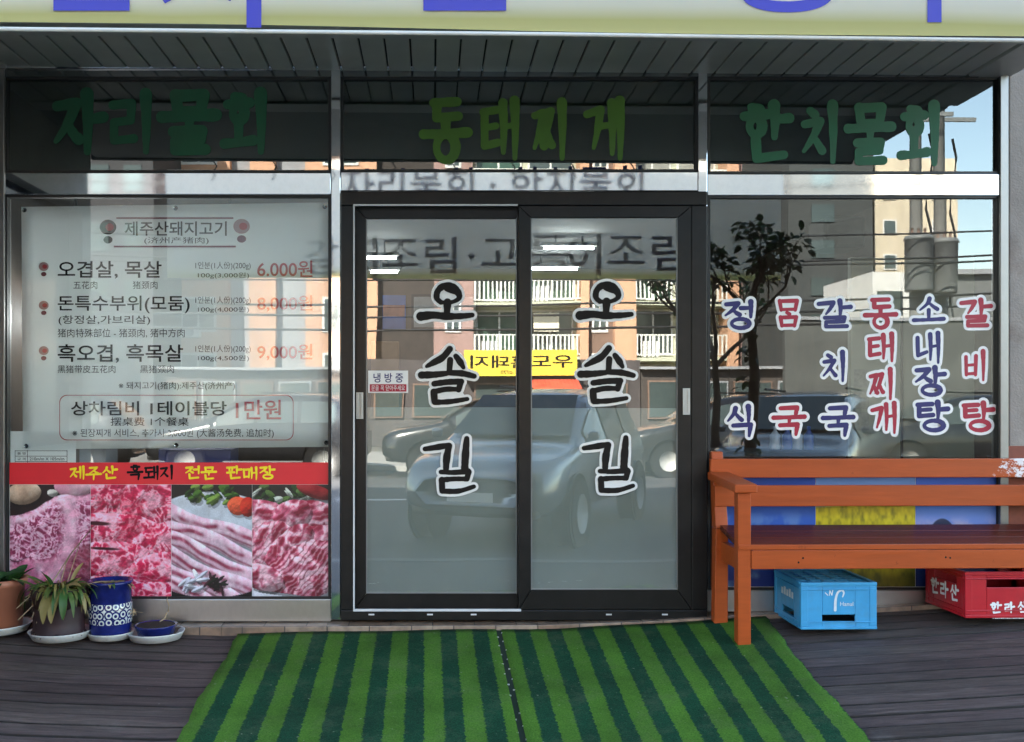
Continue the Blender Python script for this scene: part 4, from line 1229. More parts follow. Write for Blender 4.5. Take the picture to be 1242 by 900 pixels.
m = MB(); m.box(bl.x + .002, XE + .06, -d_f - .006, -d_f + .003, P(1000, 666.6, d_f).z, seat_zf - .001); m.build("seat_edge", "orange", bench, bevel=.003)

for x in (1.62, 1.64, 2.28, 2.3, 2.95):
    m = MB(); zz_ = P(1000, 676 + (x * 37 % 6), d_f).z
    m.tube([(x, -d_f - .0045, zz_), (x, -d_f - .0015, zz_)], .0045, 10); m.build("screw", "ink", bench)
# ================================================================== crates
def crate(root, W, Dp, H, mat, hole, upside, mats_dark):
    """local frame: x along the front, y depth, z up; all walls are panels with a hand hole, ribs and rims"""
    o = Vector(root.location)
    def wall(axis):
        mm = MB()
        L = W if axis == 'x' else Dp
        hx0, hx1, hz0, hz1 = hole
        hx0, hx1 = L * hx0, L * hx1
        t = .012
        parts = [(0, hx0, 0, H), (hx1, L, 0, H), (hx0, hx1, 0, hz0 * H), (hx0, hx1, hz1 * H, H)]
        rims = [(-.004, L + .004, .0, .014), (-.004, L + .004, H - .016, H + .001), (-.002, L + .002, .03, .036), (-.002, L + .002, H - .034, H - .028)]
        ribs = [(-.003, .03, .014, H - .016), (L - .03, L + .003, .014, H - .016)]
        return parts, rims, ribs, t, L
    def emit(flip, side):
        mm = MB()
        parts, rims, ribs, t, L = wall(flip)
        for (a, b, c, e), th in [(p, 0) for p in parts] + [(p, .005) for p in rims] + [(p, .003) for p in ribs]:
            if flip == 'x':
                y0 = (-th, t) if side == 0 else (Dp - t, Dp + th)
                mm.box(o.x + a, o.x + b, o.y + y0[0], o.y + y0[1], o.z + c, o.z + e)
            else:
                x0 = (-th, t) if side == 0 else (W - t, W + th)
                a2, b2 = max(a, t), min(b, L - t)
                mm.box(o.x + x0[0], o.x + x0[1], o.y + a2, o.y + b2, o.z + c, o.z + e)
        return mm
    for sd_ in (0, 1):
        emit('x', sd_).build("end_wall", mat, root, bevel=.003)
        emit('y', sd_).build("side_wall", mat, root, bevel=.003)
    mm = MB()
    zz = H - .03 if upside else .02
    nx, ny = 5, 6
    for i in range(nx + 1):
        x = .012 + (W - .024) * i / nx; mm.box(o.x + x - .004, o.x + x + .004, o.y + .013, o.y + Dp - .013, o.z + zz, o.z + zz + .022)
    for j in range(ny + 1):
        y = .012 + (Dp - .024) * j / ny; mm.box(o.x + .013, o.x + W - .013, o.y + y - .004, o.y + y + .004, o.z + zz, o.z + zz + .0225)
    for i in range(nx):
        for j in range(ny):
            cx_, cy_ = o.x + .012 + (W - .024) * (i + .5) / nx, o.y + .012 + (Dp - .024) * (j + .5) / ny
            mm.tube([(cx_ - .03, cy_ - .03, o.z + zz + .01), (cx_ + .03, cy_ + .03, o.z + zz + .01)], .005, 5)
            mm.tube([(cx_ - .03, cy_ + .03, o.z + zz + .008), (cx_ + .03, cy_ - .03, o.z + zz + .008)], .005, 5)
    mm.build("grid_floor", mat, root)
    mm = MB(); mm.box(o.x + .014, o.x + W - .014, o.y + .014, o.y + Dp - .014, o.z + .004, o.z + .01); mm.build("inner_tray", mats_dark, root)
M['blue_plastic'] = pm("sky blue crate plastic", (0.045, 0.3, 0.56), .38, var=.1, vs=9, dirt=(.08, .2, .3), dirt_amt=.5, dirt_scale=7)
M['red_plastic'] = pm("red crate plastic", (0.43, 0.008, 0.018), .32, var=.1, vs=9, dirt=(.2, .02, .02), dirt_amt=.4, dirt_scale=7)
M['hole_dark'] = pm("dark inside", (.008, .008, .009), .8)
M['faded_white'] = pm("faded white print", (.62, .66, .7), .6, var=.1, vs=40)
d_c = .40
a, b = P(972, 766, d_c), P(1062.5, 764, d_c)
Wb = b.x - a.x; zc = max(a.z, zdeck(a.x, d_c) + .001, zdeck(b.x, .2) + .004)
Hb = P(1000, 709, d_c).z - a.z
cb = thing("drink_crate", (a.x, -d_c, zc), "sky blue plastic drink crate upside down under the orange bench", "crate", "bottle crates under the bench")
crate(cb, Wb, .36, Hb, "blue_plastic", (.28, .72, .14, .31), True, "hole_dark")
m = MB(); 
to3 = lambda x, y, l: P(x, y, d_c + .0012 + l)
brush(m, [[(1013, 740, 1.5), (1013.5, 728, 1.3), (1016, 719, 1.1), (1021, 716, 1.0), (1023.5, 719, .9), (1022, 724, .6)], [(1001, 719, .5), (1004, 722, .5)], [(1006, 722, .5), (1006.5, 716, .5)], [(1006.5, 716, .5), (1009, 722, .5)], [(1009, 722, .5), (1010, 716, .5)]], to3, 2.3)
m.text("Hanul", (1019, 730, 1035, 735), d_c + .0013, .01)
m.build("lettering", "faded_white", cb)
m = MB()
xs0 = a.x - .0015
for k in range(5):
    y0 = -d_c + .1 + k * .034
    m.box(xs0 - .0005, xs0, y0, y0 + .024, zc + Hb * .56, zc + Hb * (.74 if k % 2 else .7))
    m.box(xs0 - .0009, xs0 - .0005, y0 + .007, y0 + .017, zc + Hb * .61, zc + Hb * .65)
m.build("side_mark", "faded_white", cb)
d_r = .42
a2 = P(1171, 759, d_r)
zr = max(zdeck(a2.x, d_r), zdeck(a2.x + .4, .1)) + .003
zr = a2.z if a2.z > zr else zr
Hr = P(1200, 703, d_r).z - a2.z
crd = thing("drink_crate", (a2.x, -d_r, zr), "red plastic bottle crate with white brush lettering at the bench's right end", "crate", "bottle crates under the bench")
crate(crd, .44, .37, Hr, "red_plastic", (.22, .8, .66, .86), False, "hole_dark")
m = MB()
def red3(x, y, l): return P(x, y, d_r + .0012 + l)
BX = [(1202, 731, 1214, 744), (1219, 731, 1230, 743), (1235, 730, 1247, 743)]
for ch, bx in zip("한라산", BX):
    brush(m, [[(bx[0] + p[0] * (bx[2] - bx[0]), bx[1] + p[1] * (bx[3] - bx[1]), p[2]) for p in s_] for s_ in syllable(ch)], red3, 2.3, 0, random.Random(2))
for k in range(16):
    m.pbox(1204 + k * 2.4, 748.8 + (k * 7 % 3) * .3, 1204 + k * 2.4 + 1.3 + (k * 5 % 3) * .3, 750.4, d_r + .0016, .0005)
for k, ch in enumerate("한라산"):
    y0 = -d_r + .37 - .055 - k * .092
    def side3(u, v, l, y0=y0): return Vector((a2.x - .0015 - l, y0 - u * .07, zr + Hr * .62 - v * Hr * .34))
    brush(m, [[(p[0], p[1], p[2]) for p in s_] for s_ in syllable(ch)], side3, .17, 0, None)
m.build("lettering", "st_white", crd)

# ================================================================== potted plants
M['terracotta'] = pm("terracotta plastic", (0.42, 0.16, 0.095), .5, var=.1)
M['brown_pot'] = pm("dark plum pot", (0.026, 0.01, 0.013), .55, var=.25, vs=14)
M['saucer'] = pm("white plastic saucer", (.68, .7, .7), .4, var=.06, dirt=(.3, .27, .22), dirt_amt=.5, dirt_scale=9)
M['soil'] = pm("potting soil", (.03, .02, .014), .95, var=.5, vs=60, bump=1.0, bs=120)
def glaze_mat(pattern):
    mm, nt, out = new_mat("blue glazed porcelain" + (" patterned" if pattern else ""))
    b = nd(nt, "ShaderNodeBsdfPrincipled", Roughness=.12)
    n = nd(nt, "ShaderNodeTexNoise", Scale=20.0, Detail=5.0); nt.links.new(coords(nt), n.inputs[0])
    c = ramp(nt, n.outputs[0], [(.3, (.006, .01, .085)), (.7, (.012, .022, .17))])
    if pattern:
        tc = nd(nt, "ShaderNodeTexCoord"); s_ = nd(nt, "ShaderNodeSeparateXYZ"); nt.links.new(tc.outputs["Object"], s_.inputs[0])
        at = nd(nt, "ShaderNodeMath", operation='ARCTAN2'); nt.links.new(s_.outputs[1], at.inputs[0]); nt.links.new(s_.outputs[0], at.inputs[1])
        cb_ = nd(nt, "ShaderNodeCombineXYZ"); nt.links.new(at.outputs[0], cb_.inputs[0])
        mz = nd(nt, "ShaderNodeMath", operation='MULTIPLY'); mz.inputs[1].default_value = 10.0; nt.links.new(s_.outputs[2], mz.inputs[0]); nt.links.new(mz.outputs[0], cb_.inputs[1])
        vo = nd(nt, "ShaderNodeTexVoronoi", Scale=2.8, feature='F1', voronoi_dimensions='2D'); vo.inputs["Randomness"].default_value = .35; nt.links.new(cb_.outputs[0], vo.inputs["Vector"])
        wv = nd(nt, "ShaderNodeMath", operation='SINE'); m2 = nd(nt, "ShaderNodeMath", operation='MULTIPLY'); m2.inputs[1].default_value = 16.0
        nt.links.new(vo.outputs["Distance"], m2.inputs[0]); nt.links.new(m2.outputs[0], wv.inputs[0]); w5 = nd(nt, 'ShaderNodeMath', operation='MULTIPLY_ADD'); w5.inputs[1].default_value = .5; w5.inputs[2].default_value = .5; nt.links.new(wv.outputs[0], w5.inputs[0])
        c = mixc(nt, ramp(nt, w5.outputs[0], [(.42, (1,) * 3), (.52, (0,) * 3)]), c, (.6, .64, .62))
    nt.links.new(c, b.inputs["Base Color"]); nt.links.new(b.outputs[0], out.inputs[0])
    return mm
M['glaze'] = glaze_mat(False); M['glaze_p'] = glaze_mat(True)
def leaf_mat(name, a, b_, c_):
    mm, nt, out = new_mat(name)
    b = nd(nt, "ShaderNodeBsdfPrincipled", Roughness=.45)
    at = nd(nt, "ShaderNodeAttribute"); at.attribute_name = "Col"
    n = nd(nt, "ShaderNodeTexNoise", Scale=40.0, Detail=4.0); nt.links.new(coords(nt), n.inputs[0])
    sp_ = nd(nt, "ShaderNodeSeparateColor"); nt.links.new(at.outputs[0], sp_.inputs[0])
    ad = nd(nt, "ShaderNodeMath", operation='MULTIPLY_ADD'); ad.inputs[1].default_value = .35; nt.links.new(n.outputs[0], ad.inputs[0]); nt.links.new(sp_.outputs[0], ad.inputs[2])
    c = ramp(nt, ad.outputs[0], [(.15, a), (.55, b_), (1.0, c_)])
    nt.links.new(c, b.inputs["Base Color"])
    tl = nd(nt, "ShaderNodeBsdfTranslucent"); nt.links.new(c, tl.inputs[0]); mx = nd(nt, "ShaderNodeMixShader"); mx.inputs[0].default_value = .25
    nt.links.new(b.outputs[0], mx.inputs[1]); nt.links.new(tl.outputs[0], mx.inputs[2]); nt.links.new(mx.outputs[0], out.inputs[0])
    return mm
M['leaf'] = leaf_mat("green leaf", (.012, .04, .01), (.03, .09, .02), (.06, .13, .03))
M['leaf_dry'] = leaf_mat("wilting leaf", (.05, .13, .03), (.22, .2, .05), (.42, .3, .14))
M['straw'] = pm("dry stalk", (.4, .3, .18), .7, var=.25, vs=30)
def add_leaf(mb, base, dirv, L, wd, droop, tone, rng, curl=.25):
    d_ = Vector(dirv).normalized(); side = d_.cross(Vector((0, 0, 1)))
    if side.length < .1: side = Vector((1, 0, 0))
    side.normalize()
    side = (Matrix.Rotation(rng.uniform(-.9, .9), 3, d_) @ side)
    pts, p, v = [], Vector(base), d_.copy()
    N = 7
    vs = []
    for i in range(N + 1):
        t = i / N
        ww = wd * (math.sin(math.pi * min(1, t * .92 + .06)) ** .8)
        up = side.cross(v).normalized()
        vs += [p - side * ww + up * ww * curl, p.copy(), p + side * ww + up * ww * curl]
        v = (v + Vector((0, 0, -droop / N)) * (1 + t)).normalized(); p = p + v * L / N
    fs = []
    for i in range(N):
        a_ = i * 3
        fs += [(a_, a_ + 1, a_ + 4, a_ + 3), (a_ + 1, a_ + 2, a_ + 5, a_ + 4)]
    mb.add(vs, fs, True)
    if mb.c is None: mb.c = []
    mb.c += [(tone + rng.uniform(-.05, .05), 0, 0, 1)] * len(vs)
def saucer(cx_, d, r, label, h=.035):
    z = zdeck(cx_, d) + .004
    z = max(zdeck(cx_, d - r * .8), z)
    mm = MB()
    mm.lathe([(0, .003), (r * .82, .003), (r * .9, h * .7), (r * 1.0, h), (r * 1.03, h), (r * 1.0, h * .85), (r * .88, 0), (0, 0)], (cx_, -d, z), 44)
    o = mm.build("pot_saucer", "saucer", None, loc=(cx_, -d, z))
    tag(o, label, "saucer", "white saucers under the pots")
    return z + .004
def pot(cx_, d, z, prof, mat, label, soil_r, soil_z, name="potted_plant"):
    t = thing(name, (cx_, -d, z), label, "plant", "potted plants along the window")
    mm = MB(); mm.lathe(prof, (cx_, -d, z), 44); p = mm.build("pot", mat, t)
    mm = MB(); mm.lathe([(0, soil_z + .006), (soil_r * .6, soil_z + .004), (soil_r, soil_z)], (cx_, -d, z), 30); mm.build("soil", "soil", t)
    return t, p
rng = random.Random(21)
# terracotta pot at the edge of the picture
dpt = .22
c = P(-3, 770, dpt).x
z = saucer(c, dpt, .145, "white saucer under the terracotta pot")
h = P(0, 701, dpt).z - z
t, p = pot(c, dpt, z, [(0, 0), (.105, 0), (.118, h * .86), (.128, h * .87), (.13, h), (.118, h), (.112, h * .9), (0, h * .88)], "terracotta", "terracotta pot of low green leaves at the window's left edge", .112, h * .9)
m = MB()
for k in range(46):
    a = rng.uniform(0, 6.28); r = rng.uniform(0, .1)
    add_leaf(m, (c + r * math.cos(a), -dpt + r * math.sin(a), z + h * .92), (math.cos(a), math.sin(a), rng.uniform(.4, 1.6)), rng.uniform(.05, .1), rng.uniform(.014, .024), rng.uniform(.3, 1.2), rng.uniform(.0, .3), rng)
m.build("foliage", "leaf", t)
# plum pot with the wilting plant
dpt = .25
c = P(73, 775, dpt).x
z = saucer(c, dpt, .136, "wide white saucer under the dark plum pot")
h = P(73, 712, dpt).z - z
t, p = pot(c, dpt, z, [(0, 0), (.092, 0), (.118, h * .8), (.126, h * .82), (.13, h), (.118, h), (.112, h * .88), (0, h * .86)], "brown_pot", "dark plum pot with a wilting yellow green plant drooping over its rim", .12, h * .9)
m = MB()
rw = random.Random(5); vs = []
for k in range(29):
    a = math.pi * (1.02 + .96 * k / 28); pk = abs(math.sin(k * .95)) * .5 + .5 * rw.random()
    for q, (zz_, rr_) in enumerate(((h * .62, .117), (h * .36, .112 + .004 * rw.random()), (h * .16, .112 + .009 * pk), (.012 + .03 * (1 - pk), .11 + .03 * pk))):
        vs.append((c + rr_ * math.cos(a), -dpt + rr_ * math.sin(a), z + zz_ * (1 if q else 1 + .1 * rw.random())))
m.add(vs, [(k * 4 + q, k * 4 + q + 1, k * 4 + q + 5, k * 4 + q + 4) for k in range(28) for q in range(3)], True)
m.build("torn_wrapping", "brown_pot", t)
m = MB()
for k in range(105):
    r = rng.uniform(.01, .1)
    a = rng.uniform(math.pi, 2 * math.pi) if rng.random() < .75 else rng.uniform(0, 6.28)
    tone = rng.choice([-.15, -.08, .05, .15, .3, .4, .5, .6, .7])
    add_leaf(m, (c + r * math.cos(a), -dpt + r * math.sin(a), z + h * rng.uniform(.92, 1.05)), (math.cos(a) * 1.2, math.sin(a), rng.uniform(.3, 1.9)), rng.uniform(.06, .17), rng.uniform(.003, .013), rng.uniform(.2, 3.6), tone, rng, rng.uniform(-.1, .6))
for k in range(6):
    add_leaf(m, (c + rng.uniform(-.03, .09), -dpt - .1, z + h * rng.uniform(.92, 1.02)), (rng.uniform(-.4, .4), -1, .5), rng.uniform(.1, .17), rng.uniform(.018, .028), 3.0, rng.choice([-.1, .0, .5]), rng)
m.build("foliage", "leaf_dry", t)
m = MB()
for (x1, y1, x2, y2, r) in ((60, 712, 112, 640, .003), (82, 705, 98, 655, .0022), (70, 716, 22, 752, .0035), (55, 715, 20, 738, .0028), (90, 712, 150, 705, .003), (66, 716, 44, 756, .003), (60, 712, 30, 725, .003), (95, 715, 108, 748, .0035), (74, 705, 88, 668, .0025), (50, 718, 38, 752, .004)):
    q, s_ = P(x1, y1, dpt), P(x2, y2, dpt + .09)
    mid = (q + s_) / 2 + Vector((rng.uniform(-.01, .01), 0, .012))
    m.tube([q, mid, s_], [r, r, r * .6], 6)
m.build("dry_stalk", "straw", t)
# blue and white porcelain pot
dpt = .2
c = P(134, 765, dpt).x
z = saucer(c, dpt, .105, "small white saucer under the blue porcelain pot", .03)
h = P(134, 703, dpt).z - z
t, p = pot(c, dpt, z, [(0, 0), (.088, 0), (.092, .006), (.094, h * .26)], "glaze", "blue and white patterned porcelain pot between the plum pot and the dish", .084, h * .93)
mm = MB(); mm.lathe([(.0942, h * .262), (.0965, h * .28), (.0965, h * .60), (.0942, h * .618)], (c, -dpt, z), 44); mm.build("pattern_band", "glaze_p", t)
mm = MB(); mm.lathe([(.094, h * .62), (.095, h * .93), (.1, h * .94), (.102, h), (.09, h), (.086, h * .93), (0, h * .92)], (c, -dpt, z), 44); mm.build("pot_rim", "glaze", t)
m = MB()
for k in range(10):
    a = rng.uniform(3.3, 6.1)
    add_leaf(m, (c + .04 * math.cos(a), -dpt + .04 * math.sin(a), z + h * .96), (math.cos(a), math.sin(a) * .6, .5), rng.uniform(.05, .1), .012, 1.2, rng.choice([.0, .1, .5]), rng)
m.build("foliage", "leaf_dry", t)
# low blue dish
dpt = .18
c = P(189, 768, dpt).x
z = saucer(c, dpt, .128, "oval white saucer under the low blue dish", .036)
h = .062
t, p = pot(c, dpt, z, [(0, 0), (.075, 0), (.094, h * .9), (.098, h), (.09, h), (.086, h * .92), (0, h * .9)], "glaze", "low dark blue dish of bare soil with a dead twig", .09, h * .94)
m = MB()
q = P(204, 742, dpt + .02)
m.tube([q, q + Vector((.004, 0, .03)), q + Vector((-.006, 0, .055)), q + Vector((.0, 0, .075))], [.004, .003, .003, .0015], 6); m.tube([q + Vector((0, -.03, .0)), q + Vector((-.002, -.05, -.02)), q + Vector((-.02, -.075, -.03))], .0035, 6)
q = P(163, 742, dpt + .03)
for k in range(7):
    a = k * .9; m.tube([q, q + Vector((.022 * math.cos(a), -.01, .02 * math.sin(a)))], [.003, .0012], 5)
m.tube([q, q + Vector((.04, -.01, -.002))], .002, 5)
m.build("dry_stalk", "straw", t)

# litter on the deck
M['paper'] = pm("scrap paper", (.66, .66, .62), .8)
rng = random.Random(31)
SPOTS = [(993, 806, .009), (1096, 814, .006), (1141, 832, .008), (1085, 843, .007), (1153, 819, .011), (1027, 824, .006), (1077, 755, .008), (1224, 797, .007), (888, 812, .006), (83, 781, .006), (258, 834, .006), (1209, 829, .008), (935, 851, .006), (875, 783, .006), (969, 852, .005)]
def on_deck(px, py):
    lo, hi = 0.0, 3.0
    for _ in range(50):
        md = (lo + hi) / 2
        q = P(px, py, md)
        if q.z > zdeck(q.x, md): lo = md
        else: hi = md
    q = P(px, py, lo); q.z = zdeck(q.x, lo); return q
where = ["below the blue crate", "between the two crates", "right of the carpet's corner", "out on the open deck", "on the deck below the red crate"]
for i, (px, py, r) in enumerate(SPOTS):
    q = on_deck(px, py); q.z += .014 if 225 < px < 960 else .004
    mm = MB(); k = 7
    pts = [(q.x + r * rng.uniform(.6, 1.3) * math.cos(6.283 * j / k), q.y + r * rng.uniform(.6, 1.3) * math.sin(6.283 * j / k), q.z + rng.uniform(0, .004)) for j in range(k)]
    mm.slab(pts, (0, 0, .002))
    tag(mm.build("paper_scrap", "paper", None, loc=q), "tiny pale scrap of litter lying on the floor before the shop", "litter", "scraps of litter on the floor")
q = on_deck(226, 772)
m = MB(); m.slab([(q.x - .032, q.y - .012, q.z + .008), (q.x + .02, q.y - .016, q.z + .008), (q.x + .036, q.y + .022, q.z + .012), (q.x - .014, q.y + .022, q.z + .012)], (0, 0, .002))
tag(m.build("paper_tag", "paper", None, loc=q), "flat pale paper tag on the deck right of the pots", "litter")

# ================================================================== hanging banner
DB = 2.55
def banner_mat():
    mm, nt, out = new_mat("printed banner cloth")
    at = nd(nt, "ShaderNodeTexCoord"); s_ = nd(nt, "ShaderNodeSeparateXYZ"); nt.links.new(at.outputs["Object"], s_.inputs[0])
    n = nd(nt, "ShaderNodeTexNoise", Scale=1.3, Detail=3.0); nt.links.new(at.outputs["Object"], n.inputs[0])
    ma = nd(nt, "ShaderNodeMath", operation='MULTIPLY_ADD'); ma.inputs[1].default_value = .03; nt.links.new(n.outputs[0], ma.inputs[0]); nt.links.new(s_.outputs[2], ma.inputs[2])
    mr = nd(nt, "ShaderNodeMapRange"); mr.inputs[1].default_value = 0.01; mr.inputs[2].default_value = .11; nt.links.new(ma.outputs[0], mr.inputs[0])
    c = ramp(nt, mr.outputs[0], [(0, (.68, .63, .26)), (.3, (.62, .58, .22)), (.62, (.84, .79, .6)), (1, (.93, .88, .78))])
    b = nd(nt, "ShaderNodeBsdfPrincipled", Roughness=.55); nt.links.new(c, b.inputs["Base Color"])
    tl = nd(nt, "ShaderNodeBsdfTranslucent"); nt.links.new(c, tl.inputs[0])
    mx = nd(nt, "ShaderNodeMixShader"); mx.inputs[0].default_value = .6
    nt.links.new(b.outputs[0], mx.inputs[1]); nt.links.new(tl.outputs[0], mx.inputs[2]); nt.links.new(mx.outputs[0], out.inputs[0])
    return mm
zb0 = P(600, 36, DB).z; zb1 = 2.735
bn = thing("hanging_banner", (0.3, -DB, zb0), "long white cloth banner with big blue hangul hung in front of the canopy", "banner")
m = MB(); NX_ = 80; vs = []
def sag(x): return -0.004 * math.sin(x * 2.3) - .004 * (x - .3)
for j in range(9):
    for i in range(NX_ + 1):
        x = -1.93 + 4.5 * i / NX_; k = j / 8
        vs.append((x, -DB + .0012 * math.sin(x * 5 + k * 3), zb0 + sag(x) * (1 - k) + (zb1 - zb0) * k))
m.add(vs, [(j * (NX_ + 1) + i, j * (NX_ + 1) + i + 1, (j + 1) * (NX_ + 1) + i + 1, (j + 1) * (NX_ + 1) + i) for j in range(8) for i in range(NX_)], True)
M['banner'] = banner_mat()
m.build("cloth", "banner", bn)
M['bn_blue'] = pm("banner blue ink", srgb(42, 44, 150), .55, var=.05)
m = MB()
for ch, x0, x1, y0, y1 in (("갈", 45, 172, -122, 13), ("치", 190, 317, -125, 33.5), ("조", 335, 470, -115, -14), ("림", 495, 614, -122, 13), ("·", 655, 680, -62, -40), ("고", 705, 845, -115, -14), ("등", 880, 1030, -120, 15), ("어", 1020, 1142, -125, 27), ("조", 1165, 1300, -115, -14), ("림", 1325, 1444, -122, 13)):
    m = MB(); m.text(ch, (x0, y0, x1, y1), DB + .0028, .012); m.build("lettering", "bn_blue", bn)
m = MB(); m.text("자리물회 · 한치물회", (184, -383, 1300, -240), DB + .0028, .012); m.build("lettering", "bn_blue", bn)
m = MB()
m.tube([(-1.95, -DB + .006, zb0 - .006), (.3, -DB + .006, zb0 - .008), (2.6, -DB + .006, zb0 - .018)], .0055, 8)
m.build("hem_bar", pm("pale hem", (.5, .5, .47), .4), bn)
m = MB()
m.tube([(-2.3, -DB + .04, 3.25), (2.8, -DB + .04, 3.25)], .022, 10)
for x in (-2.2, -.6, 1.1, 2.7): m.tube([(x, -DB + .04, 3.25), (x, -1.87, 3.25)], .018, 8)
m.build("hanger_pipe", "fascia", bn)
for i in range(8):
    x = Rf(262 + i * 72, 220, DB).x
    mm = MB(); pts = []
    for k in range(17):
        pts.append((x + (.012 if k % 2 else -.012), -DB + .03, 3.24 - .6 * k / 16))
    mm.tube(pts, .006, 5)
    mm.build("cord", "gasket", bn)

# ================================================================== across the street (seen mirrored in the glass)
def rbox(mb, x0, y0, x1, y1, d, thick, zmin=None):
    a, b = Rf(x0, y1, d), Rf(x1, y0, d)
    mb.box(a.x, b.x, -d - thick, -d, a.z if zmin is None else zmin, b.z)
M['peach'] = pm("peach render", (.62, .36, .23), .85, var=.1, vs=.6, bump=.2, dirt=(.2, .13, .1), dirt_amt=.5, dirt_scale=.35, stretch=(1, 1, .3))
M['mauve'] = pm("mauve render", (.34, .22, .2), .85, var=.1, vs=.6, dirt=(.2, .13, .1), dirt_amt=.5, dirt_scale=.35, stretch=(1, 1, .3))
M['bluegrey'] = pm("grey render", (.3, .31, .33), .85, var=.1, vs=.6)  # also stands for shaded facade, the shade put into the colour
M['dim_bay'] = pm('dark brown dimming bay', (.045, .036, .032), .85, var=.15, vs=.6)  # dark bay put in so the mirrored facade stays dim over the room
M['brownwall'] = pm("brown render", (.2, .13, .1), .85, var=.1, vs=.6)
M['bal'] = pm("pale green balcony wall", (.5, .52, .4), .8, var=.1, dirt=(.2, .13, .1), dirt_amt=.5, dirt_scale=.35, stretch=(1, 1, .3))
M['rail'] = pm("white railing", (.75, .75, .7), .5)
M['win'] = pm("window glass dark", (.06, .08, .08), .08, var=.3, vs=.4)
M['win_b'] = pm('curtained window', (.3, .3, .27), .25, var=.3, vs=.6)
M['win_c'] = pm('green tinted window', (.05, .1, .075), .08, var=.3, vs=.4)
M['winframe'] = pm("white window frame", (.72, .72, .7), .5)
DA = 45.0
apt = thing("apartment_building", (Rf(520, 500, DA).x, -DA - 4, -.38), "peach and cream apartment block with white railed balconies mirrored in the doors", "building")
xL, xR = Rf(190, 0, DA).x, Rf(1005, 0, DA).x
m = MB(); m.box(xL, xR, -DA - 12, -DA - 1.6, -.55, 16.5); m.build("wall", "bal", apt)
BANDS = [(190, 278, 'peach'), (278, 302, 'bluegrey'), (302, 333, 'peach'), (333, 370, 'bluegrey'), (370, 457, 'peach'), (457, 526, 'dim_bay'), (526, 574, 'mauve'), (574, 704, None), (704, 715, 'peach'), (715, 746, 'brownwall'), (746, 771, 'peach'), (771, 882, None), (882, 896, 'peach'), (896, 935, 'mauve'), (935, 950, 'peach'), (950, 1005, 'bluegrey')]  # narrow bluegrey bay paints facade shade as colour; the dark bay dims the reflection
for x0, x1, mt in BANDS:
    if mt:
        deep = 0 if mt == 'peach' else .5
        m = MB(); a, b = Rf(x0, 0, DA).x, Rf(x1, 0, DA).x
        m.box(a, b, -DA - 1.598, -DA - deep, -.55, 16.5); m.build("wall_bay", mt, apt)
wrng = random.Random(77)
M['cream'] = pm('cream render', (.78, .74, .6), .8, var=.06)
ROWS = [405 - 68 * k for k in range(-1, 6)]
for x0, x1, mt in BANDS:
    for ry in ROWS:
        zr_ = Rf(0, ry, DA).z
        if zr_ + 1.9 > 16.3 or zr_ < .5: continue
        a, b = Rf(x0, 0, DA).x, Rf(x1, 0, DA).x
        if mt is None:
            mm = MB(); mm.box(a, b, -DA - 1.5, -DA - .02, zr_ - 1.28, zr_ - 1.1); sl_ = mm.build("balcony", "bal", apt)
            mm = MB(); mm.box(a, b, -DA - .07, -DA - .03, zr_ - .06, zr_); mm.box(a, b, -DA - .07, -DA - .03, zr_ - 1.0, zr_ - .94)
            x = a
            while x < b:
                mm.box(x, x + .08, -DA - .065, -DA - .035, zr_ - .94, zr_ - .06); x += .21
            mm.build("railing", "rail", sl_)
            nwin = max(1, round((b - a) / 2.3))
            for k in range(nwin):
                u0 = a + (b - a) * k / nwin + .15; u1 = a + (b - a) * (k + 1) / nwin - .15
                mm = MB(); mm.box(u0, u1, -DA - 1.59, -DA - 1.5, zr_ - .9, zr_ + 1.3); wf = mm.build("window", "winframe", apt)
                mm = MB()
                mid = (u0 + u1) / 2
                mm.box(u0 + .1, mid - .05, -DA - 1.499, -DA - 1.48, zr_ - .8, zr_ + 1.2); mm.box(mid + .05, u1 - .1, -DA - 1.499, -DA - 1.48, zr_ - .8, zr_ + 1.2)
                mm.build("pane", wrng.choice(("win", "win_c", "win_b", "win_c")), wf)
                if wrng.random() < .35:
                    mm = MB(); mm.box(u0 + .2, u0 + 1.0, -DA - .6, -DA - .2, zr_ - 1.08, zr_ - .3); mm.build("air_unit", "winframe", sl_, bevel=.03)
                if wrng.random() < .3:
                    mm = MB(); mm.box(u0 + .3, u0 + 1.5, -DA - .9, -DA - .86, zr_ + .2, zr_ + 1.1); mm.build("laundry", wrng.choice(("mauve", "cream", "bluegrey")), sl_)
        elif mt == 'peach' and x1 - x0 > 80 or mt in ('brownwall', 'mauve') and x1 - x0 < 60:
            cxm = (x0 + x1) / 2 - (0 if x1 - x0 < 80 else (-7 if x0 < 200 else 0))
            aw, bw = Rf(cxm - (22 if x1 - x0 > 80 else 10), 0, DA).x, Rf(cxm + (22 if x1 - x0 > 80 else 10), 0, DA).x
            y_ = -DA - (.0 if mt == 'peach' else .5)
            mm = MB(); mm.box(aw, bw, y_ - .05, y_ + .06, zr_ + .1, zr_ + 1.8); wf = mm.build("window", "winframe", apt)
            mm = MB(); mm.box(aw + .12, (aw + bw) / 2 - .05, y_ + .061, y_ + .075, zr_ + .22, zr_ + 1.68); mm.box((aw + bw) / 2 + .05, bw - .12, y_ + .061, y_ + .075, zr_ + .22, zr_ + 1.68); mm.build("pane", "win", wf)
m = MB(); a = Rf(222, 410, DA); b = Rf(245, 397, DA)
m.box(a.x, b.x, -DA + .001, -DA + .5, a.z, b.z); ac = m.build("air_unit", "winframe", apt, bevel=.03)
m = MB(); m.tube([((a.x + b.x) / 2, -DA + .5, (a.z + b.z) / 2), ((a.x + b.x) / 2, -DA + .52, (a.z + b.z) / 2)], .2, 16); m.build("fan_grille", "bluegrey", ac)
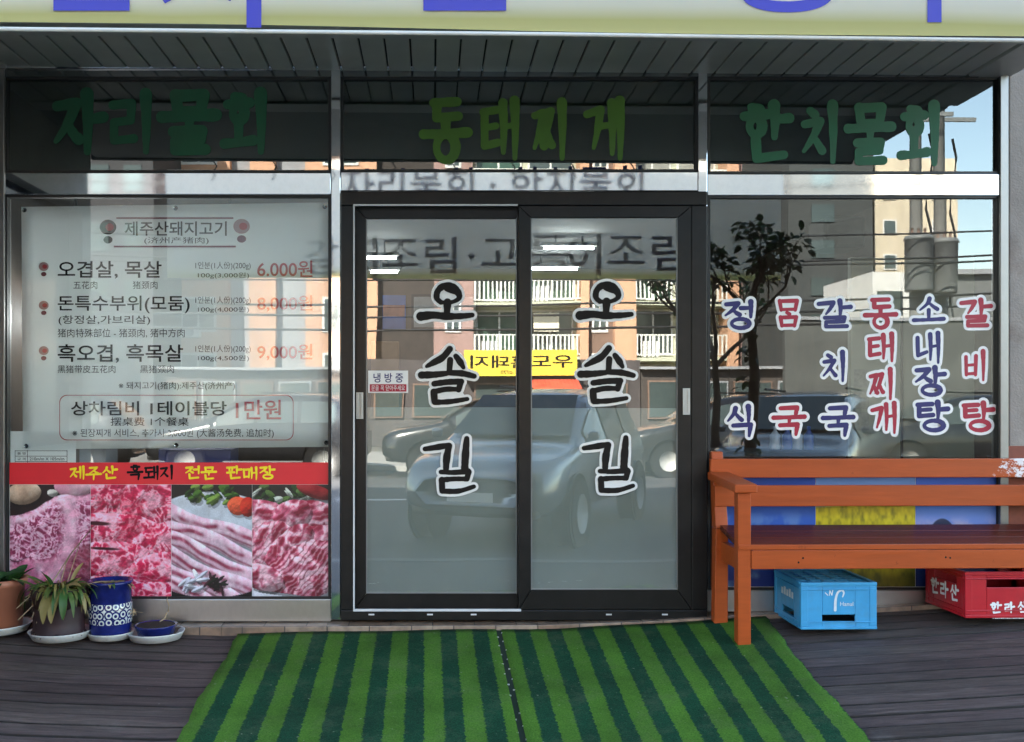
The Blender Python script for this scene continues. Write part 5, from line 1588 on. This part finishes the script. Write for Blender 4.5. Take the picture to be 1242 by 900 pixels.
m = MB(); m.box(xL - .2, xR + .2, -DA - 12.2, -DA + .2, 16.5, 16.9); m.build("parapet", "peach", apt)

# low shop with a yellow sign
DY = 30.0
ys = thing("street_shop", (Rf(630, 500, DY).x, -DY - 2, -.38), "low dark shop with yellow signboard and red striped awning across the street", "shop")
m = MB(); rbox(m, 440, 437, 775, 470, DY + .6, 6, -.55); m.build("wall", pm("dark shopfront", (.07, .06, .06), .6, var=.4, vs=.8), ys)
m = MB(); rbox(m, 563, 425, 700, 457, DY, .4); sg = m.build("signboard", pm("yellow sign", (.82, .6, .06), .5, var=.04), ys)
def text_facing_shop(mb, body, px0, py0, px1, py1, d, bold):
    vs, fs = text_geo(body, bold)
    xs = [v[0] for v in vs]; yy = [v[1] for v in vs]
    x0, x1, y0, y1 = min(xs), max(xs), min(yy), max(yy)
    A, B = Rf(px0, py1, d), Rf(px1, py0, d)
    mb.add([(B.x - (x - x0) / (x1 - x0) * (B.x - A.x), -d, A.z + (y - y0) / (y1 - y0) * (B.z - A.z)) for x, y in vs], fs)
m = MB(); text_facing_shop(m, "우도흑돼지", 570, 431, 694, 447, DY - .01, .012); text_facing_shop(m, "-0770", 606, 450, 624, 454.5, DY - .01, .01); m.build("lettering", "ink", sg)
m = MB()
for k in range(14):
    x0_ = 642 + k * 4.6
    a = Rf(x0_, 473, DY - .9); b = Rf(x0_ + 4.6, 461, DY - .9)
    m.hexa([(a.x, -DY + .9, a.z), (b.x, -DY + .9, a.z), (b.x, -DY + .88, a.z), (a.x, -DY + .88, a.z), (a.x, -DY - .1, b.z), (b.x - .02, -DY - .1, b.z), (b.x - .02, -DY - .13, b.z), (a.x, -DY - .13, b.z)])
m.build("awning", pm("red awning cloth", (.55, .09, .05), .7, var=.2, vs=3), ys)
for x0, x1 in ((455, 490), (500, 560), (575, 625), (716, 760)):
    m = MB(); rbox(m, x0, 466, x1, 508, DY + .52, .08); wf = m.build("window", "brownwall", ys)
    m = MB(); rbox(m, x0 + 2, 468, x1 - 2, 506, DY + .50, .018); m.build("pane", "win", wf)

for x0_, x1_, lb in ((190, 439, "long dark low shop row left of the yellow sign across the street"), (776, 1058, "long dark low shop row right of the yellow sign across the street")):
    o2 = thing("street_shop", (Rf((x0_ + x1_) / 2, 500, DY).x, -DY - 2, -.38), lb, "shop")
    m = MB(); rbox(m, x0_, 448, x1_, 500, DY + .6, 6, -.55); m.build("wall", pm("grey brown shopfront", (.06, .05, .045), .7, var=.4, vs=.8), o2)
    m = MB(); rbox(m, x0_, 445, x1_, 448, DY + .3, 6.4); m.build("roof_edge", "bluegrey", o2)
    for k in range(5):
        u = x0_ + 8 + (x1_ - x0_ - 16) * k / 5
        m = MB(); rbox(m, u, 462, u + (x1_ - x0_) / 5 - 10, 508, DY + .52, .08); wf = m.build("window", "bluegrey" if k % 2 else "brownwall", o2)
        m = MB(); rbox(m, u + 2, 464, u + (x1_ - x0_) / 5 - 12, 506, DY + .50, .018); m.build("pane", "win", wf)
lb_ = thing("sky_blocking_building", (Rf(130, 500, 40).x, -43, -.38), "added dark slate building left of the peach apartments, blocking the mirrored sky", "building")  # added block that keeps bright sky out of the left reflection
m = MB(); rbox(m, -400, 60, 186, 400, 40, 8, -.55); m.build("wall", pm("slate render", (.05, .05, .055), .8, var=.2, vs=.5), lb_)
for k in range(4):
    for x0_ in (60, 110, 150):
        m = MB(); rbox(m, x0_, 130 + 70 * k, x0_ + 22, 165 + 70 * k, 39.95, .06); m.build("window", "win", lb_)

# white building on the left and the pink sign
DW = 25.0
wb = thing("white_building", (Rf(40, 500, DW).x, -DW - 3, -.38), "white framed low building with a pink sign mirrored in the left window", "building")
m = MB(); rbox(m, -120, 345, 88, 400, DW + .8, 7, -.55); m.build("wall", pm("grey green wall", (.3, .32, .31), .8), wb)
M['cream'] = pm("cream render", (.78, .74, .6), .8, var=.06)
m = MB(); rbox(m, -120, 370, 97, 380, DW, .8); rbox(m, 84, 381, 97, 400, DW, .5, -.55); rbox(m, 22, 381, 29, 400, DW, .5, -.55); m.build("portal_frame", "cream", wb)
for x0 in (25, 68, -30):
    m = MB(); rbox(m, x0, 344, x0 + 25, 369, DW + .5, .3); m.build("window", "cream", wb)
m = MB(); rbox(m, 30, 381, 77, 395, DW + .1, .2); m.build("shop_sign", pm("pink sign", (.6, .22, .3), .6, var=.2, vs=2), wb)
m = MB(); rbox(m, 28, 381, 36, 392, DW - .02, .1); m.build("sign_patch", "ink_red", wb)

# cream tower and low grey house on the right
DC = 35.0
cb2 = thing("cream_building", (Rf(1108, 500, DC).x, -DC - 3, -.38), "tall sunlit cream building behind the utility poles mirrored in the right window", "building")
m = MB(); rbox(m, 1061, 193, 1160, 300, DC, 8, -.55); m.build("wall", pm("cream concrete", (.6, .52, .39), .85, var=.2, vs=.4, bump=.2, dirt=(.25, .2, .15), dirt_amt=.6, dirt_scale=.3, stretch=(1, 1, .3)), cb2)
for k in range(5):
    for x0 in (1072, 1130):
        m = MB(); rbox(m, x0, 225 + k * 42, x0 + 16, 243 + k * 42, DC - .05, .1); wf = m.build("window", "winframe", cb2)
        m = MB(); rbox(m, x0 + 1.5, 226.5 + k * 42, x0 + 14.5, 241.5 + k * 42, DC - .07, .02); m.build("pane", "win", wf)
tb = thing("slate_building", (Rf(1006, 500, 34).x, -37, -.38), "dark slate tower between the peach apartments and the cream building", "building")
m = MB(); rbox(m, 957, 120, 1059, 300, 34, 6, -.55); m.build("wall", pm("dark slate render", (.05, .055, .055), .8, var=.25, vs=.5), tb)
for k in range(6):
    m = MB(); rbox(m, 985, 205 + k * 44, 1012, 226 + k * 44, 33.95, .06); m.build("window", "win", tb)
bw = thing("dimming_wall", (Rf(1080, 500, 20).x, -20, -.38), "added dark grey wall dimming the reflection below the white house and the utility poles", "wall")  # added wall covering the bright house fronts low in the mirrored street
m = MB(); rbox(m, 952, 388, 1330, 470, 20, .2, -.55); m.build("wall_body", pm("dark grey wall", (.1, .105, .1), .85, var=.25, vs=1.2), bw)
m = MB(); rbox(m, 950, 384.5, 1332, 387.8, 19.95, .3); m.build("coping", "bluegrey", bw)
gh = thing("grey_house", (Rf(1180, 500, 28).x, -31, -.38), "low dark grey house under the sky at the right of the mirrored street", "house")
m = MB(); rbox(m, 1146, 332, 1215, 400, 28, 6, -.55); m.build("wall", pm("dark grey render", (.16, .17, .17), .8), gh)
m = MB(); rbox(m, 1143, 326, 1218, 331.6, 27.8, 6.6); m.build("roof_edge", "bluegrey", gh)
wl = thing("white_house", (Rf(1085, 500, 27).x, -30, -.38), "low white house at the foot of the cream building", "house")
m = MB(); rbox(m, 1058, 330, 1112, 400, 27, 4, -.55); m.build("wall", "winframe", wl)
m = MB(); rbox(m, 1064, 352, 1095, 380, 26.95, .06); m.build("window", "win", wl)

# utility poles with transformers, and wires
M['pole'] = pm("concrete pole", (.2, .2, .19), .8, var=.1)
M['trafo'] = pm("grey steel tank", (.16, .17, .17), .5)
DPq = 25.0
for i, (px, lb) in enumerate(((1111, "concrete utility pole with a grey transformer, nearer the mirrored cream building's middle"), (1139, "concrete utility pole with a grey transformer, nearest the mirrored strip of sky"))):
    q = Rf(px, 400, DPq + i * .6); x = q.x; y = q.y
    t = thing("utility_pole", (x, y, -.38), lb, "utility pole", "utility poles across the street")
    mm = MB(); mm.tube([(x, y, -.45), (x, y, 10.5)], [.21, .15], 14); mm.build("pole", "pole", t)
    mm = MB(); zc_ = Rf(0, 320, DPq).z
    xx = x - (.14 if i == 0 else .1)
    mm.lathe([(0, -.75), (.36, -.75), (.38, -.7), (.38, .68), (.42, .7), (.36, .82), (0, .86)], (xx, y + .45, zc_), 20); tf = mm.build("transformer", "trafo", t)
    mm = MB()
    for k in (-.18, 0, .18): mm.tube([(xx + k, y + .45, zc_ + .82), (xx + k, y + .45, zc_ + 1.05)], .04, 8)
    mm.build("bushing", "brownwall", tf)
    mm = MB(); mm.box(x - 1.1, x + 1.1, y - .05, y + .05, 9.4, 9.52); mm.build("crossarm", "trafo", t)
    mm = MB(); pts = [(x + .25 + .12 * math.sin(k * 1.3), y + .3, 8.8 - k * .55) for k in range(10)]; mm.tube(pts, .035, 6); mm.build("drop_cable", "gasket", t)
for i, (y0, y1, d) in enumerate(((276, 280, 24), (312, 308, 24), (360, 352, 20), (372, 366, 20), (300, 318, 22), (392, 380, 20), (214, 218, 22))):
    m = MB(); a, b = Rf(-300, y0, d), Rf(1500, y1, d); pts = []
    for k in range(25):
        u = k / 24; q = a.lerp(b, u); q.z -= 1.2 * (1 - (2 * u - 1) ** 2) * .5 - .3; pts.append(q)
    m.tube(pts, .028, 5)
    tag(m.build("power_line", "gasket", None, loc=a), "black power line strung along the far side of the street", "power line", "overhead power lines")

# street tree
def bough(mb, p, v, L, r, depth, tips, rng):
    pts = [p]; rs = [r]; q = p.copy(); u = v.normalized()
    for k in range(4):
        u = (u + Vector((rng.uniform(-.25, .25), rng.uniform(-.25, .25), rng.uniform(-.05, .2)))).normalized()
        q = q + u * L / 4; pts.append(q.copy()); rs.append(r * (1 - .14 * (k + 1)))
    mb.tube(pts, rs, 7)
    tips += pts[2:] if depth < 2 else []
    if depth > 0:
        for k in range(3):
            a = rng.uniform(0, 6.28); s_ = rng.uniform(.5, 1.0)
            bough(mb, pts[rng.choice((2, 3, 4))], u + Vector((math.cos(a) * s_, math.sin(a) * s_, rng.uniform(.0, .5))), L * .62, r * .5, depth - 1, tips, rng)
rng = random.Random(41)
for (px, d, hh, lb) in ((912, 2.2, 1.0, "small sparse tree beside the deck mirrored in the right window"), (868, 9.0, 2.3, "thin leafy street tree behind the other one")):
    q = Rf(px, 500, d); zg = -.38 if d < 4 else -.5; k_ = .72 if d < 4 else 1.0
    t = thing("street_tree", (q.x, q.y, zg), lb, "tree")
    m = MB(); tips = []
    m.tube([(q.x, q.y, zg - .05), (q.x + .03, q.y, zg + .6), (q.x - .015, q.y, zg + 1.1), (q.x + .02, q.y, zg + 1.6), (q.x - .02, q.y, zg + 2.1)], [.07 * k_, .064 * k_, .06 * k_, .052 * k_, .045 * k_], 9)
    for k in range(4):
        a = k * 1.6 + rng.uniform(-.3, .3)
        bough(m, Vector((q.x - .02, q.y, zg + 2.0 + .05 * k)), Vector((math.cos(a), math.sin(a) * (.4 if d < 4 else 1), .45 if d < 4 else 1.1)), hh * (.36 if d < 4 else .5), .035 * k_ * k_, 2, tips, rng)
    m.build("trunk", pm("tree bark", (.09, .065, .045), .9, var=.3, vs=10, bump=.5), t)
    m = MB()
    if d < 4: tips = [p for p in tips if rng.random() < .55] + [Vector((q.x + rng.uniform(-.05, .05), q.y, zg + rng.uniform(.9, 2.0))) for _ in range(14)]
    for p in tips:
        for k in range(4 if d < 4 else 3):
            v = Vector((rng.uniform(-1, 1), rng.uniform(-1, 1), rng.uniform(-.5, .6)))
            add_leaf(m, p + v * rng.uniform(0, .1), v, rng.uniform(.08, .13) * k_, rng.uniform(.022, .036) * k_, .6, rng.uniform(0, .5), rng)
    m.build("crown", "leaf", t)

# parked cars
def make_car(label, paint):
    r = thing("parked_car", (0, 0, 0), label, "car", "cars parked along the kerb")
    m = MB()
    #        y     half w  bottom belt   roof  roof half w
    ST = [(2.26, .62, .46, .62, .74, .5), (2.2, .78, .36, .74, .86, .66), (2.0, .87, .3, .84, .95, .76), (1.55, .9, .3, .9, 1.02, .8), (1.14, .91, .3, .98, 1.08, .82),
          (.95, .91, .3, 1.0, 1.18, .78), (.3, .92, .3, 1.02, 1.58, .68), (.0, .92, .3, 1.03, 1.66, .67), (-.8, .92, .3, 1.04, 1.70, .67), (-1.55, .91, .3, 1.05, 1.66, .66), (-1.85, .9, .32, 1.05, 1.52, .67), (-2.15, .87, .36, 1.0, 1.12, .76), (-2.26, .74, .46, .8, .94, .6)]
    vs = []
    for y, hw, zb, zl, zr2, wr in ST:
        half = [(0, zb), (hw * .8, zb), (hw * .98, zb + .12), (hw, (zb + zl) / 2 + .05), (hw * .96, zl), (wr + (hw * .96 - wr) * .15, zl + (zr2 - zl) * .82), (wr * .8, zr2), (0, zr2 + .012)]
        ring = half + [(-x, z) for x, z in reversed(half[1:-1])]
        vs += [(x, y, z) for x, z in ring]
    n = 14; fs = []
    for i in range(len(ST) - 1):
        for k in range(n): fs.append((i * n + k, i * n + (k + 1) % n, (i + 1) * n + (k + 1) % n, (i + 1) * n + k))
    fs.append(tuple(range(n))); fs.append(tuple(reversed(range((len(ST) - 1) * n, len(ST) * n))))
    m.add(vs, fs, True)
    bd = m.build("body", paint, r)
    sb = bd.modifiers.new("smooth", 'SUBSURF'); sb.levels = sb.render_levels = 2
    def at_y(y):
        for a, b in zip(ST, ST[1:]):
            if a[0] >= y >= b[0]:
                t_ = (a[0] - y) / (a[0] - b[0]); return [a[k] + (b[k] - a[k]) * t_ for k in range(6)]
    def sp_(y, f, sgn, off=.012):
        _, hw, zb, zl, zr2, wr = at_y(y)
        xa_, xb_ = hw * .96, wr + (hw * .96 - wr) * .15
        return (sgn * (xa_ + (xb_ - xa_) * f + off), y, zl + (zr2 - zl) * .82 * f)
    for s_ in (-1, 1):
        for y0, y1 in ((.78, .04), (-.04, -.85), (-.93, -1.62)):
            mm = MB(); ys_ = [y0 + (y1 - y0) * k / 4 for k in range(5)]
            mm.add([sp_(y, .1, s_) for y in ys_] + [sp_(y, .92, s_, .004) for y in ys_], [(k, k + 1, k + 6, k + 5) for k in range(4)], True)
            mm.build("window", "win", r)
        mm = MB(); mm.tube([(s_ * .90, 1.38, .36), (s_ * .925, 1.38, .36)], .41, 28); mm.tube([(s_ * .90, -1.36, .36), (s_ * .925, -1.36, .36)], .41, 28); mm.build("wheel_arch", "gasket", r)
    mm = MB()
    def scr(x, f): return (x * (.70 - .1 * f), 1.06 - .74 * f, 1.13 + .44 * f + .012)
    mm.add([scr(-1 + k / 4, f) for f in (0, .5, 1) for k in range(9)], [(a * 9 + k, a * 9 + k + 1, a * 9 + k + 10, a * 9 + k + 9) for a in range(2) for k in range(8)], True)
    mm.v = [v + Vector((0, .035 * (1 - (v.x / .75) ** 2), .03)) for v in mm.v]; mm.build("windscreen", "win", r)
    for s_ in (-1, 1):
        for y in (1.38, -1.36):
            mm = MB(); mm.tube([(s_ * .72, y, .34), (s_ * .945, y, .34)], .34, 24); wh = mm.build("wheel", "gasket", r, bevel=.03)
            mm = MB(); mm.tube([(s_ * .9, y, .34), (s_ * .955, y, .34)], .21, 20); mm.build("rim", "handle", wh)
        mm = MB(); mm.hexa([(s_ * .42, 2.16, .72), (s_ * .80, 1.98, .74), (s_ * .80, 1.9, .74), (s_ * .42, 2.05, .72), (s_ * .46, 2.13, .83), (s_ * .81, 1.94, .88), (s_ * .81, 1.86, .88), (s_ * .46, 2.0, .83)]); mm.build("headlight", "white", r, bevel=.03)
        mm = MB(); mm.box(s_ * .95 - .07, s_ * .95 + .07, .9, .97, 1.12, 1.22); mm.build("door_mirror", paint, r, bevel=.03)
    mm = MB(); mm.box(-.4, .4, 2.1, 2.235, .64, .76)
    mm.build("grille", "gasket", r, bevel=.02)
    mm = MB(); mm.box(-.38, .38, 2.235, 2.25, .69, .71); mm.build("trim_bar", "steel", r)
    mm = MB(); mm.box(-.7, .7, 2.0, 2.2, .34, .45); mm.build("bumper", "gasket", r, bevel=.04)
    mm = MB(); mm.tube([(-.56, -1.5, 1.7), (-.56, -.1, 1.72)], .018, 6); mm.tube([(.56, -1.5, 1.7), (.56, -.1, 1.72)], .018, 6); mm.build("roof_rack", "gasket", r)
    for s_ in (-1, 1):
        mm = MB(); mm.box(s_ * .62 - .09, s_ * .62 + .09, 2.1, 2.2, .47, .53); mm.build("fog_lamp", "winframe", r, bevel=.02)
    mm = MB(); mm.box(-.26, .26, 2.22, 2.262, .5, .6); mm.build("number_plate", "white", r)
    return r
c1 = make_car("silver grey parked car mirrored in the frosted lower doors", pm("silver car paint", (.27, .29, .31), .2, metal=.5, var=.03, coat=.6))
c1.location = (1.3, -7.75, -.5); c1.rotation_euler = (0, 0, R_(24))
c2 = copy_tree(c1)
c2['label'] = "grey car parked behind and right of the silver one"
c2.location = (5.3, -9.6, -.5); c2.rotation_euler = (0, 0, R_(30))

c3 = make_car("black car parked side on before the yellow signed shop", pm("black car paint", (.02, .021, .024), .2, metal=.3, var=.03, coat=.6))
c3.location = (Rf(600, 500, 15.8).x, -16.6, -.5); c3.rotation_euler = (0, 0, R_(90))
for px, lb in ((310, "black car parked side on mirrored low in the menu poster window"), (890, "black car parked side on mirrored below the lettered right window"), (1180, "black car parked farther along past the grey house"), (20, "black car parked farther along past the pink sign")):
    c = copy_tree(c3); c['label'] = lb; c.location = (Rf(px, 500, 15.8).x, -16.6, -.5)
